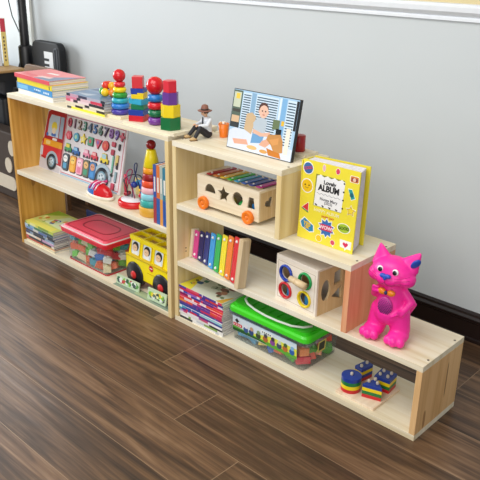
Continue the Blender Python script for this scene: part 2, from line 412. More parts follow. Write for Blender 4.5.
# magazines in the middle of the top board
def art_blue(a, w, d, h):
    a.m(M('5F7FA6', .3)).box(.004, w - .004, .004, d * .5, h, h + .0003)
    a.m(M('C3CCD8', .3)).prism([(w * .55, d * .45), (w * .95, d * .5), (w * .9, d * .85), (w * .6, d * .8)], h, h + .0005)
    a.m(M('2E4C74', .3)).prism([(w * .05, d * .6), (w * .4, d * .7), (w * .5, d * .95), (w * .1, d * .9)], h, h + .0004)
    a.m(M('A9B8CC', .3)).prism([(w * .1, d * .2), (w * .45, d * .1), (w * .5, d * .35)], h, h + .0005)
G = 'magazines lying on the top board beside the ring tower'
mz = stack(-.765, .016, HL, .295, .21, [
    (.010, [(0, .12, '2A2A2C'), (.12, 1, 'F0E22C')], 'E9DB3C', 'thin yellow-spined magazine'),
    (.011, [(0, .25, 'E8DCC0'), (.25, .45, '3A2B28'), (.45, .8, 'EADFC6'), (.8, 1, '3A3430')], 'E4DAC4', 'cream and dark spined magazine'),
    (.011, [(0, .5, 'E9DFC8'), (.5, .62, '2B2A2A'), (.62, 1, 'EDE4CC')], 'D8D0C0', 'cream-spined magazine'),
    (.012, [(0, .12, 'E25A78'), (.12, .2, 'F2C7D0'), (.2, .32, '3A2E3C'), (.32, .62, 'F0D8DA'), (.62, 1, '2F2E36')], 'C8C8CC', 'pink and black spined magazine'),
    (.012, [(0, .3, 'D887A0'), (.3, .4, '39313C'), (.4, .66, 'E8C4CC'), (.66, .95, 'D8405A'), (.95, 1, '222')] if False else [(0, .3, 'D887A0'), (.3, .4, '39313C'), (.4, .66, 'E8C4CC'), (.66, .95, 'D8405A'), (.95, 1, '222226')], 'C0C4CC', 'rose and red spined magazine'),
    (.012, [(0, .1, '2B3040'), (.1, .32, 'C9A0B4'), (.32, .55, '40405A'), (.55, .9, 'B8B4C4'), (.9, 1, '2B3040')], '7F97B6', 'blue-covered magazine')],
    G, 'pile beside the ring tower', art=art_blue)
# magazines in the left shelf's lower bay
def art_green(a, w, d, h):
    a.m(M('8FB32E', .35)).prism([(.002, d * .55), (w * .42, d * .98), (.002, d * .98)], h, h + .0003)
    a.m(M('E9E36C', .35)).box(.004, w * .9, .003, d * .2, h, h + .0003)
    a.m(M('D9E8B8', .35)).prism([(w * .3, d * .3), (w * .98, d * .25), (w * .95, d * .9), (w * .5, d * .9)], h, h + .0004)
    blotches(a, (w * .35, w * .85, d * .25, d * .75), h + .0004, ['3A5FA8', 'C8508A', '4FA84A', 'E0A030', '2F4F90', 'F0F0E8'], 12, .008, .018, 4)
    blotches(a, (w * .02, w * .5, d * .2, d * .7), h + .0004, ['F2ECA0', 'D9822B', 'E8E2A0', '6FA030'], 7, .008, .02, 9)
G = 'picture books in the lower bay of the left shelf'
dk = ['23262E', '3C4E78', '5A6FA0', '8FA3B8', '352C5A', 'CFC9C0']
stack(-1.224, -.004, tk, .275, .215, [
    (.0122, [(0, 1, 'E8DDB8')], 'E8DDB8', 'cream-spined picture book'),
    (.0122, [(0, .6, 'C8502E'), (.6, 1, 'E0A468')], 'C8502E', 'rusty orange-spined picture book'),
    (.0122, [(0, .1, 'D0462E'), (.1, .9, '28221E'), (.9, 1, 'F0E8D0')], '28221E', 'near-black picture book'),
    (.0122, segs(['EDE4D4', 'C8A0C0', '5A2E62', 'E8C8A8'], 3, 6), 'DDD6CC', 'cream and plum spined picture book'),
    (.013, segs(dk, 8, 7), '56617E', 'dark blue patterned picture book'),
    (.013, segs(dk, 5, 7), '3C4E78', 'navy and grey spined picture book'),
    (.013, segs(dk + ['6C8CC0'], 6, 7), '7D92B4', 'grey-blue spined picture book'),
    (.013, segs(['3E7A4A', '7FA8C8', 'B8C8D8', '2E4A3A'], 7, 6), '9FB8A8', 'green and blue spined picture book'),
    (.0135, segs(['D8CF50', 'B8C23C', 'E8E08C', '7E9A30'], 9, 6), 'CFD878', 'lime green picture book')],
    G, 'stack beside the red-lidded box', art=art_green)
# big magazine stack in the step shelf
def art_comic(a, w, d, h):
    a.m(M('E9DC3E', .35)).prism([(.002, .002), (w * .28, .002), (w * .1, d * .6), (.002, d * .6)], h, h + .0003)
    a.m(M('DADDCB', .35)).box(w * .25, w * .98, .003, d * .9, h, h + .0002)
    blotches(a, (w * .02, w * .35, d * .1, d * .9), h + .0003, ['7A2E4A', '3A7A6A', 'D8A038', '2E5A8A', '3A2A2A'], 10, .008, .02, 2)
    blotches(a, (w * .4, w * .97, d * .05, d * .8), h + .0003, ['4E5A48', '7A8A6A', '8A5A4A', 'B0B8A0', '3A3A34', 'C08A6A'], 16, .008, .024, 3)
    a.m(M('D8A43A', .35)).prism([(w * .85, .003), (w * .99, .003), (w * .99, d * .4)], h, h + .0005)
pk = ['D92B52', 'D92B52', 'E8453E', 'C82A6C', '6C2F88', '3D3F98', 'D92B52', '8C1E5E', 'E8D0D8']
bl = ['2C4A98', '38A0B8', '6C2F88', 'D92B52', '5A4CB0']
specs = []
kinds = [('white', ['EDEBE6', '33343A', 'EDEBE6', 'C8CCD0', 'E0D070']), ('white', ['EDEBE6', '3A3A40', 'F4F2EE', 'D0D4D8', '90B060']), ('dark', ['E9E7E2', '2E2E34', '55585E', 'E9E7E2']),
         ('lilac', ['C9A8D8', 'E8E0EC', '9A6CB8', 'F2EEF0', 'D0507A']), ('blue', bl), ('teal', ['48A8C0', '3C5AA8', 'E8EEF0', '9FD0DC', '4A4F9A']), ('blue', bl), ('purple', ['6C3F98', '8C4FA8', '4A3F98', '3D4FA8', 'D93B62']),
         ('orange', ['E8853E', 'E8553E', 'F2E0C8', 'D93B62', '6C3F98']), ('pink', pk), ('red', ['D8363E', 'E8553E', 'F0D8D8', '6C3F98', 'D93B62']), ('pink', pk), ('violet', ['6C3F98', '3D4FA8', '9A5CB8', 'E8E0F0', 'D93B62']), ('pink', pk), ('crimson', ['D93B62', 'E0506E', 'B02A58', '5A3F98', 'F2E6EA'])]
for k, (nm, cols) in enumerate(kinds):
    specs.append((.0103, segs(cols, 40 + k, 9 if k > 2 else 6), 'EFE9E0' if k < 14 else 'E4E4D4', nm + '-spined comic magazine'))
stack(.026, .004, tk, .262, .2, specs, 'comic magazines stacked in the lowest bay of the step shelf', 'stack below the xylophone', .003, art=art_comic, seed=5)

# upright books beside the cone stacker
G = 'upright books at the right end of the middle board'
xx = -.134
for (w, hh, col, top, lab, lean) in ((.020, .262, '3558A4', 'A43A48', 'upright book with a blue and red spine, next to the cone stacker', .03), (.022, .262, 'D8743A', '2F5FA8', 'upright book with an orange spine, second from the cone stacker', .03),
                       (.018, .262, 'A8B8B0', 'E09848', 'upright grey-green book, third from the cone stacker', .025), (.024, .258, '2F7A94', '2458A8', 'upright teal and blue book against the shelf side panel', .015)):
    t = thing('book', lab, 'book', (xx, .006, ML), 0, G); t.rotation_euler = (0, lean * .5, 0)
    MB().m(M(col, .35)).box(0, .0015, .0015, .19, 0, hh).box(w - .0015, w, .0015, .19, 0, hh).box(0, w, 0, .0015, 0, hh).m(M(top, .35)).box(.0, w, -.0006, .0002, hh * .0, hh * .45).m(M('EDE9E0', .4)).box(w * .3, w * .7, -.0009, 0, hh * .55, hh * .8).build('cover', t)
    MB().m(PAGES).box(.0015, w - .0015, .0015, .187, .003, hh - .003).build('pages', t)
    xx += w + .0008

# ------------------------------------------------------------------ toys on the left top board
def torus_ring(mb, c, r, hh): mb.lathe([(.004, -hh), (r - hh, -hh), (r - hh * .3, -hh * .8), (r, 0), (r - hh * .3, hh * .8), (r - hh, hh), (.004, hh)], 32, c)
GL = .25
rs = thing('ring_tower', 'rainbow wooden ring stacker topped by a red ball, right of the blue magazines', 'toy', (-.425, .075, HL), .1)
MB().m(pineY).box(-.042, .042, -.042, .042, 0, .014, .001).build('base', rs)
MB().m(pineY).cyl(.004, .014, .15).build('peg', rs)
zz = .014
for r, hh, col in ((.042, .0125, '4A3EA0'), (.041, .0122, '2E7CD0'), (.038, .0118, '2FA8B8'), (.034, .0115, '2F9A3A'), (.030, .0115, 'F0D81E'), (.026, .0115, 'D83038')):
    mb = MB().m(M(col, GL)); torus_ring(mb, (0, 0, zz + hh), r, hh); mb.build('ring', rs); zz += 2 * hh
MB().m(M('D01E28', .2)).ell((0, 0, zz + .026), .028).build('ball', rs)

bt = thing('shape_stacker', 'three-column wooden shape stacker with a big red ball on its middle column', 'toy', (0, 0, HL))
MB().m(pineX).box(-.318, .010, .002, .1, 0, .014, .001).build('base', bt)
T = lambda x, y, a: Matrix.Translation((x, y, .0142)) @ Matrix.Rotation(a, 4, 'Z')
cx, cy = -.272, .056
for x in (cx, -.162, -.063): MB().m(pineY).cyl(.004, .014, .16, (x, cy, 0)).build('peg', bt)
a0 = .78
def blk(x, a, s1, s2, z0, z1, col): MB().m(M(col, .3)).t(T(x, cy, a)).box(-s1, s1, -s2, s2, z0, z1, .0015).build('block', bt)
blk(cx, .45, .034, .034, 0, .025, 'CF2230'); blk(cx, .45, .034, .034, .0252, .049, '2440A0')
MB().m(M('17784E', .3)).t(T(cx, cy, .5)).box(-.026, .032, -.026, .026, .0492, .070, .0015).build('block', bt)
MB().m(M('35A8CC', .3)).t(T(cx, cy, .15)).box(-.036, .036, -.024, .024, .0702, .094, .0015).build('block', bt)
MB().m(M('F0D21E', .3)).t(T(cx, cy, .5)).box(-.024, .032, -.024, .024, .0942, .113, .0015).box(0.004, .032, -.024, .024, .113, .120, .0).build('block', bt)
MB().m(M('2440A0', .3)).t(T(cx, cy, .5)).box(-.026, .0035, -.024, .024, .1132, .138, .0015).box(.0035, .03, -.024, .024, .1202, .138, .0).build('block', bt)
blk(cx, .72, .0225, .0225, .1382, .186, 'D42430')
zz = .0142
for r, hh, col in ((.034, .0165, '7A3C9A'), (.0335, .0155, '17704A'), (.0335, .0155, 'CF2230'), (.033, .016, '2878C4')):
    mb = MB().m(M(col, GL)); torus_ring(mb, (-.162, cy, zz + hh), r, hh); mb.build('ring', bt); zz += 2 * hh
MB().m(M('CE1622', .2)).ell((-.162, cy, zz + .034), .037).build('ball', bt)
zz = .0142
for n, r, hgt, col, rot in ((6, .046, .050, '17703E', .25), (6, .041, .050, 'F2D412', .6), (6, .034, .048, '6A3A94', .1), (5, .029, .046, 'D8283A', .3)):
    MB().m(M(col, .3)).t(Matrix.Translation((-.063, cy - .004, zz))).prism(circ(0, 0, r, n, a0=rot), 0, hgt, .0012).build('block', bt); zz += hgt + .0003

bd = thing('bead_cluster', 'cluster of coloured wooden balls lying on the blue magazine', 'toy', (-.562, .118, mz + .0006))
for k, (x, y, zc, col) in enumerate(((-.026, -.014, .019, '3F9A3A'), (.006, -.026, .019, 'F2C81E'), (.034, -.006, .019, 'E8822E'), (.004, .018, .019, 'D83030'), (-.008, -.010, .048, 'D83A2A'), (.020, .004, .046, 'F2B020'), (-.024, .016, .044, 'E0602A'))):
    MB().m(M(col, .22)).ell((x, y, zc), .019).build('ball', bd)

# ------------------------------------------------------------------ shaped puzzle board
pz = thing('puzzle_board', 'large fire-engine shaped number puzzle board leaning at the back of the left shelf', 'puzzle', (-1.215, .108, ML + .001))
PW, PH = .69, .322
up = V((0, .075, .31)).normalized()
PT = frameT((0, 0, 0), (1, .016, 0), up)
outline = [(0, .0), (PW, 0), (PW - .005, PH * .98), (PW - .02, PH), (.05, PH), (.026, PH * .96), (.012, PH * .5), (0, PH * .42)]
MB().m(M('E4DEE0', .4)).t(PT).prism(outline, -.008, 0).build('board', pz)
pr_ = MB().t(PT)
pr_.m(M('C85A6A', .4)).plate([(.2, .012), (PW - .012, .012), (PW - .016, PH - .01), (.2, PH - .01)], [[(.203, .016), (PW - .016, .016), (PW - .02, PH - .014), (.203, PH - .014)]], .0006)
pr_.m(M('9AB8CC', .4)).prism([(.2, .002), (PW - .02, .002), (PW - .02, .010), (.2, .010)], 0, .0005)
pr_.m(M('C9C2C6', .4)).prism([(.002, .003), (.19, .003), (.19, .03), (.002, .06)], 0, .0004)
pr_.build('border_print', pz)
cab = MB().t(PT)
cab.m(M('B4202E', .3)).prism([(.012, .06), (.195, .04), (.195, PH - .006), (.055, PH - .006), (.034, PH * .94), (.02, PH * .52), (.008, PH * .46)], 0, .003)
cab.m(M('D8303A', .3)).prism([(.016, .07), (.188, .06), (.188, PH * .42), (.016, PH * .42)], .003, .0042)
cab.m(M('F0A82E', .3)).prism([(.022, PH * .40), (.190, PH * .40), (.190, PH * .5), (.026, PH * .5)], .003, .0046)
cab.m(M('F2D48A', .3)).prism(rrect(.045, .085, PH * .42, PH * .48, .004), .0046, .005)
cab.m(M('C8DCEE', .3)).prism([(.048, PH * .56), (.145, PH * .56), (.145, PH * .91), (.066, PH * .91), (.052, PH * .82)], .003, .0046)
cab.m(M('A8C0D4', .3)).prism([(.153, PH * .56), (.182, PH * .56), (.182, PH * .91), (.153, PH * .91)], .003, .0046)
cab.m(M('F2DE4A', .3)).prism(circ(.105, PH * .73, .024, 16), .0046, .0056).m(M('F4E4C8', .3)).prism(circ(.105, PH * .66, .017, 14), .0056, .0062).m(M('4A78C0', .3)).prism(rrect(.085, .125, PH * .57, PH * .62, .006), .0046, .0054)
cab.m(M('3A62B0', .3)).prism(circ(.048, PH * .58, .010, 10), .003, .005)
cab.m(M('F2F0EE', .3)).prism(rrect(.1, .14, PH * .505, PH * .545, .005), .0046, .0056)
cab.m(M('C8CCD4', .3)).prism(rrect(.002, .026, .07, .12, .004), .003, .005)
cab.build('fire_engine_print', pz)
def wheel(u, v, r, name='wheel_print'):
    w_ = MB().t(PT)
    w_.m(M('A9BCC8', .4)).prism([(u + r * 1.35 * math.cos(PI * k / 14), v + r * 1.35 * math.sin(PI * k / 14)) for k in range(15)], .003, .0045)
    w_.m(M('2A3440', .3)).cyl(r, .003, .006, (u, v, 0)).m(M('7FA4B8', .3)).cyl(r * .66, .006, .007, (u, v, 0)).m(M('C6D4DC', .3)).cyl(r * .5, .007, .0078, (u, v, 0)).m(M('5A7080', .3))
    for k in range(5): w_.cyl(r * .1, .0078, .0084, (u + r * .3 * math.cos(k * 1.257), v + r * .3 * math.sin(k * 1.257), 0), seg=10)
    w_.build(name, pz)
wheel(.115, .050, .042); wheel(.545, .054, .052)
def piece(name, poly, col, extra=None, hgt=.006):
    p = MB().t(PT); 
    cxm = sum(x for x, y in poly) / len(poly); cym = sum(y for x, y in poly) / len(poly)
    p.m(M('4A3E44', .5)).prism([(cxm + (x - cxm) * 1.12 + .0015, cym + (y - cym) * 1.1 - .002) for x, y in poly], .0002, .0012)  # dark offset outline: the piece's shadow on the board, laid in as colour
    p.m(M(col, .3)).prism(poly, .0012, hgt)
    if extra: extra(p, cxm, cym, hgt)
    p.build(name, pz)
dcol = ['C0304A', '7A5060', '8A6A4A', '1F7A5A', '203A5A', '2F6AA8', '3A6A50', '4A3A5A', '8A50A0', '7A58B0']
for k in range(10):
    u = .232 + .0425 * k; d_ = MB().t(PT)
    d_.m(M('5A4A50', .5)).text(str(k), .062, u + .002, PH * .86 - .002, .0004, .001, bold=.0028).m(M(dcol[k], .3)).text(str(k), .06, u, PH * .86, .0012, .005, bold=.0016)  # the darker copy underneath is the digit's shadow, laid in as colour
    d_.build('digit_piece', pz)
u = .655; v = PH * .86
piece('plus_piece', [(u - .006, v - .02), (u + .006, v - .02), (u + .006, v - .006), (u + .018, v - .006), (u + .018, v + .006), (u + .006, v + .006), (u + .006, v + .02), (u - .006, v + .02), (u - .006, v + .006), (u - .018, v + .006), (u - .018, v - .006), (u - .006, v - .006)], 'C03A52')
v = PH * .665
face = lambda col: (lambda p, x, y, h_: p.m(M(col, .3)).prism(circ(x, y, .010, 12), h_, h_ + .0008))
piece('hexagon_piece', circ(.236, v, .024, 6), 'D83048', face('E86A78'))
piece('round_piece', circ(.300, v, .022, 18), '3A98B8', face('A8D8B0'))
piece('star_piece', star(.360, v, .028, .5), 'F0D83A', face('F4E68A'))
piece('square_piece', rrect(.400, .440, v - .021, v + .021, .003), '2E9468', face('C84A4A'))
piece('triangle_piece', [(.455, v + .02), (.508, v + .02), (.482, v - .026)], 'D8506C', face('8A5AA8'))
piece('circle_piece', circ(.540, v, .024, 20), 'D83A2E', face('E8704A'))
def car(name, u, v, col, roof, w=.05, tall=.018):
    def ex(p, x, y, h_):
        p.m(M(roof, .3)).prism(rrect(u - w * .28, u + w * .25, v + .004, v + tall, .004), h_, h_ + .0008)
        p.m(M('2A2A30', .3)).prism(circ(u - w * .28, v - .014, .0075, 12), h_, h_ + .001).prism(circ(u + w * .28, v - .014, .0075, 12), h_, h_ + .001)
    piece(name, [(u - w / 2, v - .016), (u + w / 2, v - .016), (u + w / 2, v + .004), (u + w * .32, v + .006), (u + w * .2, v + tall + .003), (u - w * .3, v + tall + .003), (u - w * .36, v + .006), (u - w / 2, v + .003)], col, ex)
v = PH * .455
car('car_piece', .243, v, '3F9A5A', 'EAD84A', .055, .022); car('car_piece', .312, v - .004, '2A62A8', '8AC0E0', .058)
car('car_piece', .400, v, 'E88AA8', 'F2C8D4'); car('car_piece', .465, v, 'D83A4A', 'F0B0B0'); car('car_piece', .545, v, 'EAD23A', 'A8D0D8', .06, .026)
v = PH * .235
def animal(name, u, col, fc, body):
    def ex(p, x, y, h_):
        p.m(M(fc, .3)).prism(circ(u, v + .016, .018, 14), h_, h_ + .0006).m(M('22222A', .3)).prism(circ(u - .006, v + .018, .003, 8), h_, h_ + .0012).prism(circ(u + .006, v + .018, .003, 8), h_, h_ + .0012)
        p.m(M(body, .3)).prism(rrect(u - .014, u + .014, v - .034, v - .006, .004), h_, h_ + .0006)
    piece(name, rrect(u - .025, u + .025, v - .042, v + .040, .012), col, ex)
for a in (('animal_piece', .236, '4A5A64', 'F4F4F2', '5AA0C8'), ('animal_piece', .300, 'E8A030', 'F4D070', 'F0B84A'), ('animal_piece', .358, 'F0A8BC', 'F8D4DC', 'E07A98'), ('animal_piece', .412, '6A6A58', 'E8B878', '4A9A7A'), ('animal_piece', .466, '3F78B0', 'D89A78', '4A90D0')): animal(*a)
for (u, v, w, h_, col) in ((.600, .72, .026, .022, 'C83A50'), (.600, .60, .022, .026, 'B8304A'), (.612, .42, .009, .08, '7ABEA8'), (.640, .5, .018, .05, 'E0C878'), (.632, .10, .022, .03, 'D04A62'), (.645, .70, .010, .03, '3A3438'), (.645, .42, .010, .03, '3A3438'), (.612, .26, .014, .012, '3A4A44'), (.645, .25, .012, .05, '8AA8B0')):
    piece('small_piece', rrect(u - w / 2, u + w / 2, PH * v - h_ / 2, PH * v + h_ / 2, .003), col)

# ------------------------------------------------------------------ middle board of the left shelf
sh = thing('lacing_shoe', 'blue and red toy shoe with pink laces in front of the puzzle board', 'toy', (-.582, .050, ML), -.02)
def sole(mb): mb.lathe([(.001, 0), (.92, 0), (1.0, .004), (1.0, .012), (.94, .016), (.001, .016)], 32, sx=.098, sy=.042)
mb = MB().m(M('ECE4D4', .4)); sole(mb); mb.build('sole', sh)
def halfell(mb, x0, x1, mat, ns=12):
    b = bmesh.new(); rows = []
    for k in range(ns + 1):
        x = x0 + (x1 - x0) * k / ns; f = math.sqrt(max(0, 1 - x * x)); 
        rows.append([b.verts.new((x * .09, f * .038 * math.cos(PI * j / 12), .016 + f * (.052 + .012 * (x < 0) * 0) * math.sin(PI * j / 12))) for j in range(13)])
    for a, c in zip(rows, rows[1:]):
        for j in range(12): b.faces.new((a[j], a[j + 1], c[j + 1], c[j]))
    for a in (rows[0], rows[-1]):
        try: b.faces.new(a)
        except Exception: pass
    bmesh.ops.remove_doubles(b, verts=b.verts, dist=1e-5); bmesh.ops.recalc_face_normals(b, faces=b.faces)
    mb.m(mat)._add(b, True)
mb = MB(); halfell(mb, .0, .999, M('D41C26', .2)); mb.build('toe', sh)
mb = MB(); halfell(mb, -.999, 0, M('2668B8', .25)); mb.build('heel', sh)
tg = MB().m(M('E0407A', .4)).ell((-.012, .006, .060), (.036, .024, .011)); tg.build('tongue', sh)
for k in range(4):
    x = -.038 + k * .016
    MB().m(M('F4E6F0' if k % 2 else 'D82A6A', .4)).tube([(x, -.035, .040), (x + .004, -.02, .062), (x + .01, .004, .0725), (x + .012, .022, .066)], .0032).build('lace', sh)
for y in (-.012, .012): MB().m(M('E04A8A', .4)).tube([(.02, y, .068), (.03, y * 2, .076), (.018, y * 2.6, .077), (.008, y, .071)], .003).build('lace', sh)

bm_ = thing('bead_maze', 'small wire bead maze on a round red base beside the cone stacker', 'toy', (-.376, .092, ML))
MB().m(M('D41E24', .25)).lathe([(.001, 0), (.054, 0), (.058, .004), (.058, .02), (.054, .025), (.001, .025)], 36).build('base', bm_)
MB().m(M('E8E4E8', .3)).cyl(.047, .025, .0275).build('top_plate', bm_)
for x, col in ((-.046, 'C83048'), (.046, '2A4AA0')): MB().m(M(col, .3)).cyl(.007, .025, .115, (x, 0, 0), r1=.0055).build('post', bm_)
MB().m(M('E6D48A', .4)).box(-.03, .04, .030, .036, .0275, .10, .003).build('back_panel', bm_)
def arc(x0, x1, h_, wob, n=24): return [(x0 + (x1 - x0) * k / n, wob * math.sin(2 * PI * k / n), .025 + h_ * math.sin(PI * k / n) ** .55 if 0 < k < n else .025) for k in range(n + 1)]
for x0, x1, h_, wob, col in ((-.046, .004, .115, .022, 'A82A60'), (-.012, .044, .15, .016, '23305E'), (-.034, .034, .10, -.026, '2A2A34')): MB().m(M(col, .3)).tube(arc(x0, x1, h_, wob), .0022).build('wire', bm_)
for x, y, zz, col, r in ((-.044, 0, .036, 'A01C2A', .011), (-.034, .004, .04, '7A1A28', .009), (.012, -.006, .088, '22388A', .013), (.034, .004, .095, '2A7AC0', .011), (.044, 0, .05, 'C0202A', .012), (.040, 0, .072, 'E8B82A', .009), (.02, .006, .1, '2FA0B8', .008)): MB().m(M(col, .2)).ell((x, y, zz), r).build('bead', bm_)

for o_ in bm_.children: o_.data.transform(Matrix.Diagonal((1.28, 1.28, 1.16, 1)))

cn = thing('cone_stacker', 'tall multicoloured stacking cone with a dark red ball on top', 'toy', (-.222, .075, ML))
lv = [(.056, .058, .042, 'E0A83A'), (.053, .049, .032, '3AA8A0'), (.049, .047, .028, '8CD0DC'), (.046, .044, .028, 'F0B8BE'), (.043, .041, .030, 'E8502A'), (.040, .037, .030, '9A1E22'), (.036, .034, .026, 'F09A1E'), (.034, .019, .078, 'F2DA1A')]
zz = 0
for r0, r1, hh, col in lv:
    r0 *= 1.07; r1 *= 1.07
    MB().m(M(col, .3)).cyl(r0, zz, zz + hh, bev=.003, r1=r1, seg=32).build('ring', cn); zz += hh + .0003
MB().m(M('8E1418', .2)).ell((0, 0, zz + .02), .022).build('ball', cn)

# ------------------------------------------------------------------ clear boxes of blocks
def block_mesh(col):
    b = MB().m(M(col, .3)).box(-.029, .029, -.019, .019, -.017, .014, .0015)
    for x in (-.014, .014):
        b.cyl(.0085, .014, .021, (x, 0, 0), seg=14)
    return b
def fill(x0, x1, y0, y1, z0, cols, nx, ny, nz, group, lab, seed, zs=.036):
    q = random.Random(seed); protos = {}
    for k in range(nz):
        for j in range(ny):
            for i in range(nx):
                col, cn_ = q.choice(cols(i, k) if callable(cols) else cols)
                if col not in protos:
                    o = block_mesh(col).build('toy_block'); protos[col] = o
                else:
                    o = protos[col].copy(); COL.objects.link(o)
                tag(o, lab.format(cn_), 'toy block', group)
                o.location = (x0 + (x1 - x0) * (i + .5) / nx + q.uniform(-.003, .003), y0 + (y1 - y0) * (j + .5) / ny + q.uniform(-.003, .003), z0 + .022 + zs * k + q.uniform(0, .004))
                o.rotation_euler = (q.choice((0, 0, .3, -.35)), q.choice((0, .3, -.3, .45)), q.choice((0, PI / 2, .5, -.6, .9, 2.2)))
# red lidded box
rb = thing('storage_box', 'clear plastic box with a red lid holding building blocks, left of the yellow bus', 'storage box', (-.691, .125, tk), .0)
BW, BD, BH = .174, .108, .167
def tub(parent, w, d, h, mat, taper=.94):
    b = MB().m(mat); t_ = .0022
    def wall(p0, p1):
        (x0, y0), (x1, y1) = p0, p1
    o_ = [rrect(-w * k, w * k, -d * k, d * k, .014) for k in (taper, 1)]
    i_ = [[(x * (1 - t_ / w), y * (1 - t_ / d)) for x, y in p] for p in o_]
    bm = bmesh.new(); n = len(o_[0])
    L = [[bm.verts.new((x, y, zz)) for x, y in p] for p, zz in ((o_[0], 0), (o_[1], h), (i_[1], h), (i_[0], t_))]
    for a, c in zip(L, L[1:]):
        for k in range(n): bm.faces.new((a[k], a[(k + 1) % n], c[(k + 1) % n], c[k]))
    bm.faces.new(L[0]); bm.faces.new(L[3]); bmesh.ops.recalc_face_normals(bm, faces=bm.faces)
    b._add(bm, False); return b.build('tub', parent)
tub(rb, BW, BD, BH, clearA)
REDL = M('DE2438', .3); 
ld = MB().m(REDL)
def loft(mb, rings):
    bm = bmesh.new(); L = [[bm.verts.new((x, y, zz)) for x, y in p] for p, zz in rings]; n = len(L[0])
    for a, c in zip(L, L[1:]):
        for k in range(n): bm.faces.new((a[k], a[(k + 1) % n], c[(k + 1) % n], c[k]))
    bm.faces.new(L[0]); bm.faces.new(L[-1]); bmesh.ops.recalc_face_normals(bm, faces=bm.faces); mb._add(bm, False)
rr = lambda w, d, r=.02: rrect(-w, w, -d, d, r)
loft(ld, [(rr(.193, .124), BH - .012), (rr(.195, .126), BH + .008), (rr(.193, .124), BH + .012)])
ld.build('lid', rb)
MB().m(M('F0E4E2', .35)).plate(rr(.1935, .1245), [rr(.185, .117)], .003, BH + .012).build('rim_stripe', rb)
l2 = MB().m(M('E84A60', .35)); loft(l2, [(rr(.185, .117), BH + .012), (rr(.178, .110), BH + .021), (rr(.175, .107), BH + .022)]); l2.build('lid_top', rb)
MB().m(M('A8182A', .35)).plate(rr(.115, .060, .05), [rr(.108, .053, .046)], .002, BH + .0215).plate(rr(.165, .101, .02), [rr(.161, .097, .018)], .0015, BH + .0215).build('lid_groove', rb)
MB().m(M('B8122A', .35)).plate(rr(BW * .945, BD * .945, .016), [rr(BW * .92, BD * .92, .015)], .006, .001).build('base_rim', rb)
mixc = [('F4F2EC', 'white'), ('F06A38', 'orange'), ('2A70C8', 'blue'), ('6AC03A', 'green'), ('DC2A40', 'red'), ('1F98B0', 'teal'), ('F2E2B8', 'cream')]
fill(-.691 - .150, -.691 + .150, .125 - .090, .125 + .090, tk + .003, mixc, 6, 4, 3, 'blocks inside the red-lidded box', '{} plastic block seen inside the red-lidded clear box', 11, .048)
MB_blue = MB().m(M('2A3F86', .4)).box(0, .22, 0, .012, 0, .165, .002)
tag(MB_blue.build('flat_case'), 'flat blue case standing behind the red-lidded box', 'case', None, (-1.02, .258, tk), -.03)

# green lidded tub
gb = thing('storage_box', 'clear plastic tub with a bright green lid and white handle holding building blocks', 'storage box', (.502, .150, tk), 0)
GW, GD, GH = .197, .112, .128
tub(gb, GW, GD, GH, clearA, .95)
GRN = M('48DC28', .3)
b = MB().m(clearB); loft(b, [(rr(GW * .985, GD * .98, .02), GH - .02), (rr(GW + .012, GD + .010, .026), GH - .014), (rr(GW + .014, GD + .012, .026), GH)]); b.build('collar', gb)
ld = MB().m(GRN); loft(ld, [(rr(GW + .010, GD + .008, .026), GH), (rr(GW + .012, GD + .010, .028), GH + .004), (rr(GW + .011, GD + .009, .028), GH + .018), (rr(GW + .004, GD + .002, .026), GH + .026)]); ld.build('lid', gb)
MB().m(M('3CCB22', .35)).plate(rr(GW - .004, GD - .006, .03), [rr(GW - .03, GD - .03, .03)], .012, GH + .0255).build('lid_rim', gb)
l2 = MB().m(M('38C822', .35))
for k in range(7): l2.box(-.155 + .045 * k, -.119 + .045 * k, -.078, .078, GH + .026, GH + .031, .002)
l2.build('lid_ribs', gb)
hp = [(-.166, -.045, GH + .045), (-.150, -.075, GH + .05), (-.115, -.098, GH + .05), (-.06, -.112, GH + .048), (0, -.117, GH + .046), (.06, -.116, GH + .046), (.12, -.108, GH + .046), (.16, -.085, GH + .046), (.176, -.05, GH + .044)]
MB().m(M('EAF2E6', .35)).tube(hp, .0048).build('handle', gb)
lb = MB().t(frameT((-GW * .96, -GD * .985 - .0035, .044), (1, 0, 0), (0, -.06, 1)))
LW, LH = GW * 1.92, .070
lb.m(M('DCEAF2', .4)).box(.01, LW - .03, 0, LH, 0, .0006)
lb.m(M('EAEA4E', .4)).prism([(LW * .25, .018), (LW - .03, .010), (LW - .03, .045), (LW * .6, .050)], .0006, .0009)
lb.m(M('62B038', .4)).prism([(.01, .0), (LW * .3, .004), (LW * .6, .0), (LW - .03, .0), (LW - .03, .014), (LW * .7, .018), (LW * .4, .016), (.01, .022)], .0009, .0012)
lb.m(M('1F5A26', .4)).prism([(.01, .012), (LW * .2, .016), (LW * .5, .008), (LW * .5, .004), (.01, .0)], .0012, .0015)
lb.m(M('D82A2A', .4)).prism(rrect(.014, .062, .024, .038, .003), .0012, .0018)
lb.m(M('2A2A2A', .4)).prism(star(.035, .05, .012, .6, 4), .0012, .0016)
lb.m(M('F4F6F2', .4)).prism(rrect(LW * .44, LW * .60, .048, .060, .002), .0012, .0018)
dashes(lb, LW * .455, LW * .585, .051, .057, .0018, '2A5A5A', 5)
dashes(lb, .018, .058, .028, .034, .0018, 'F8E8E8', 4)
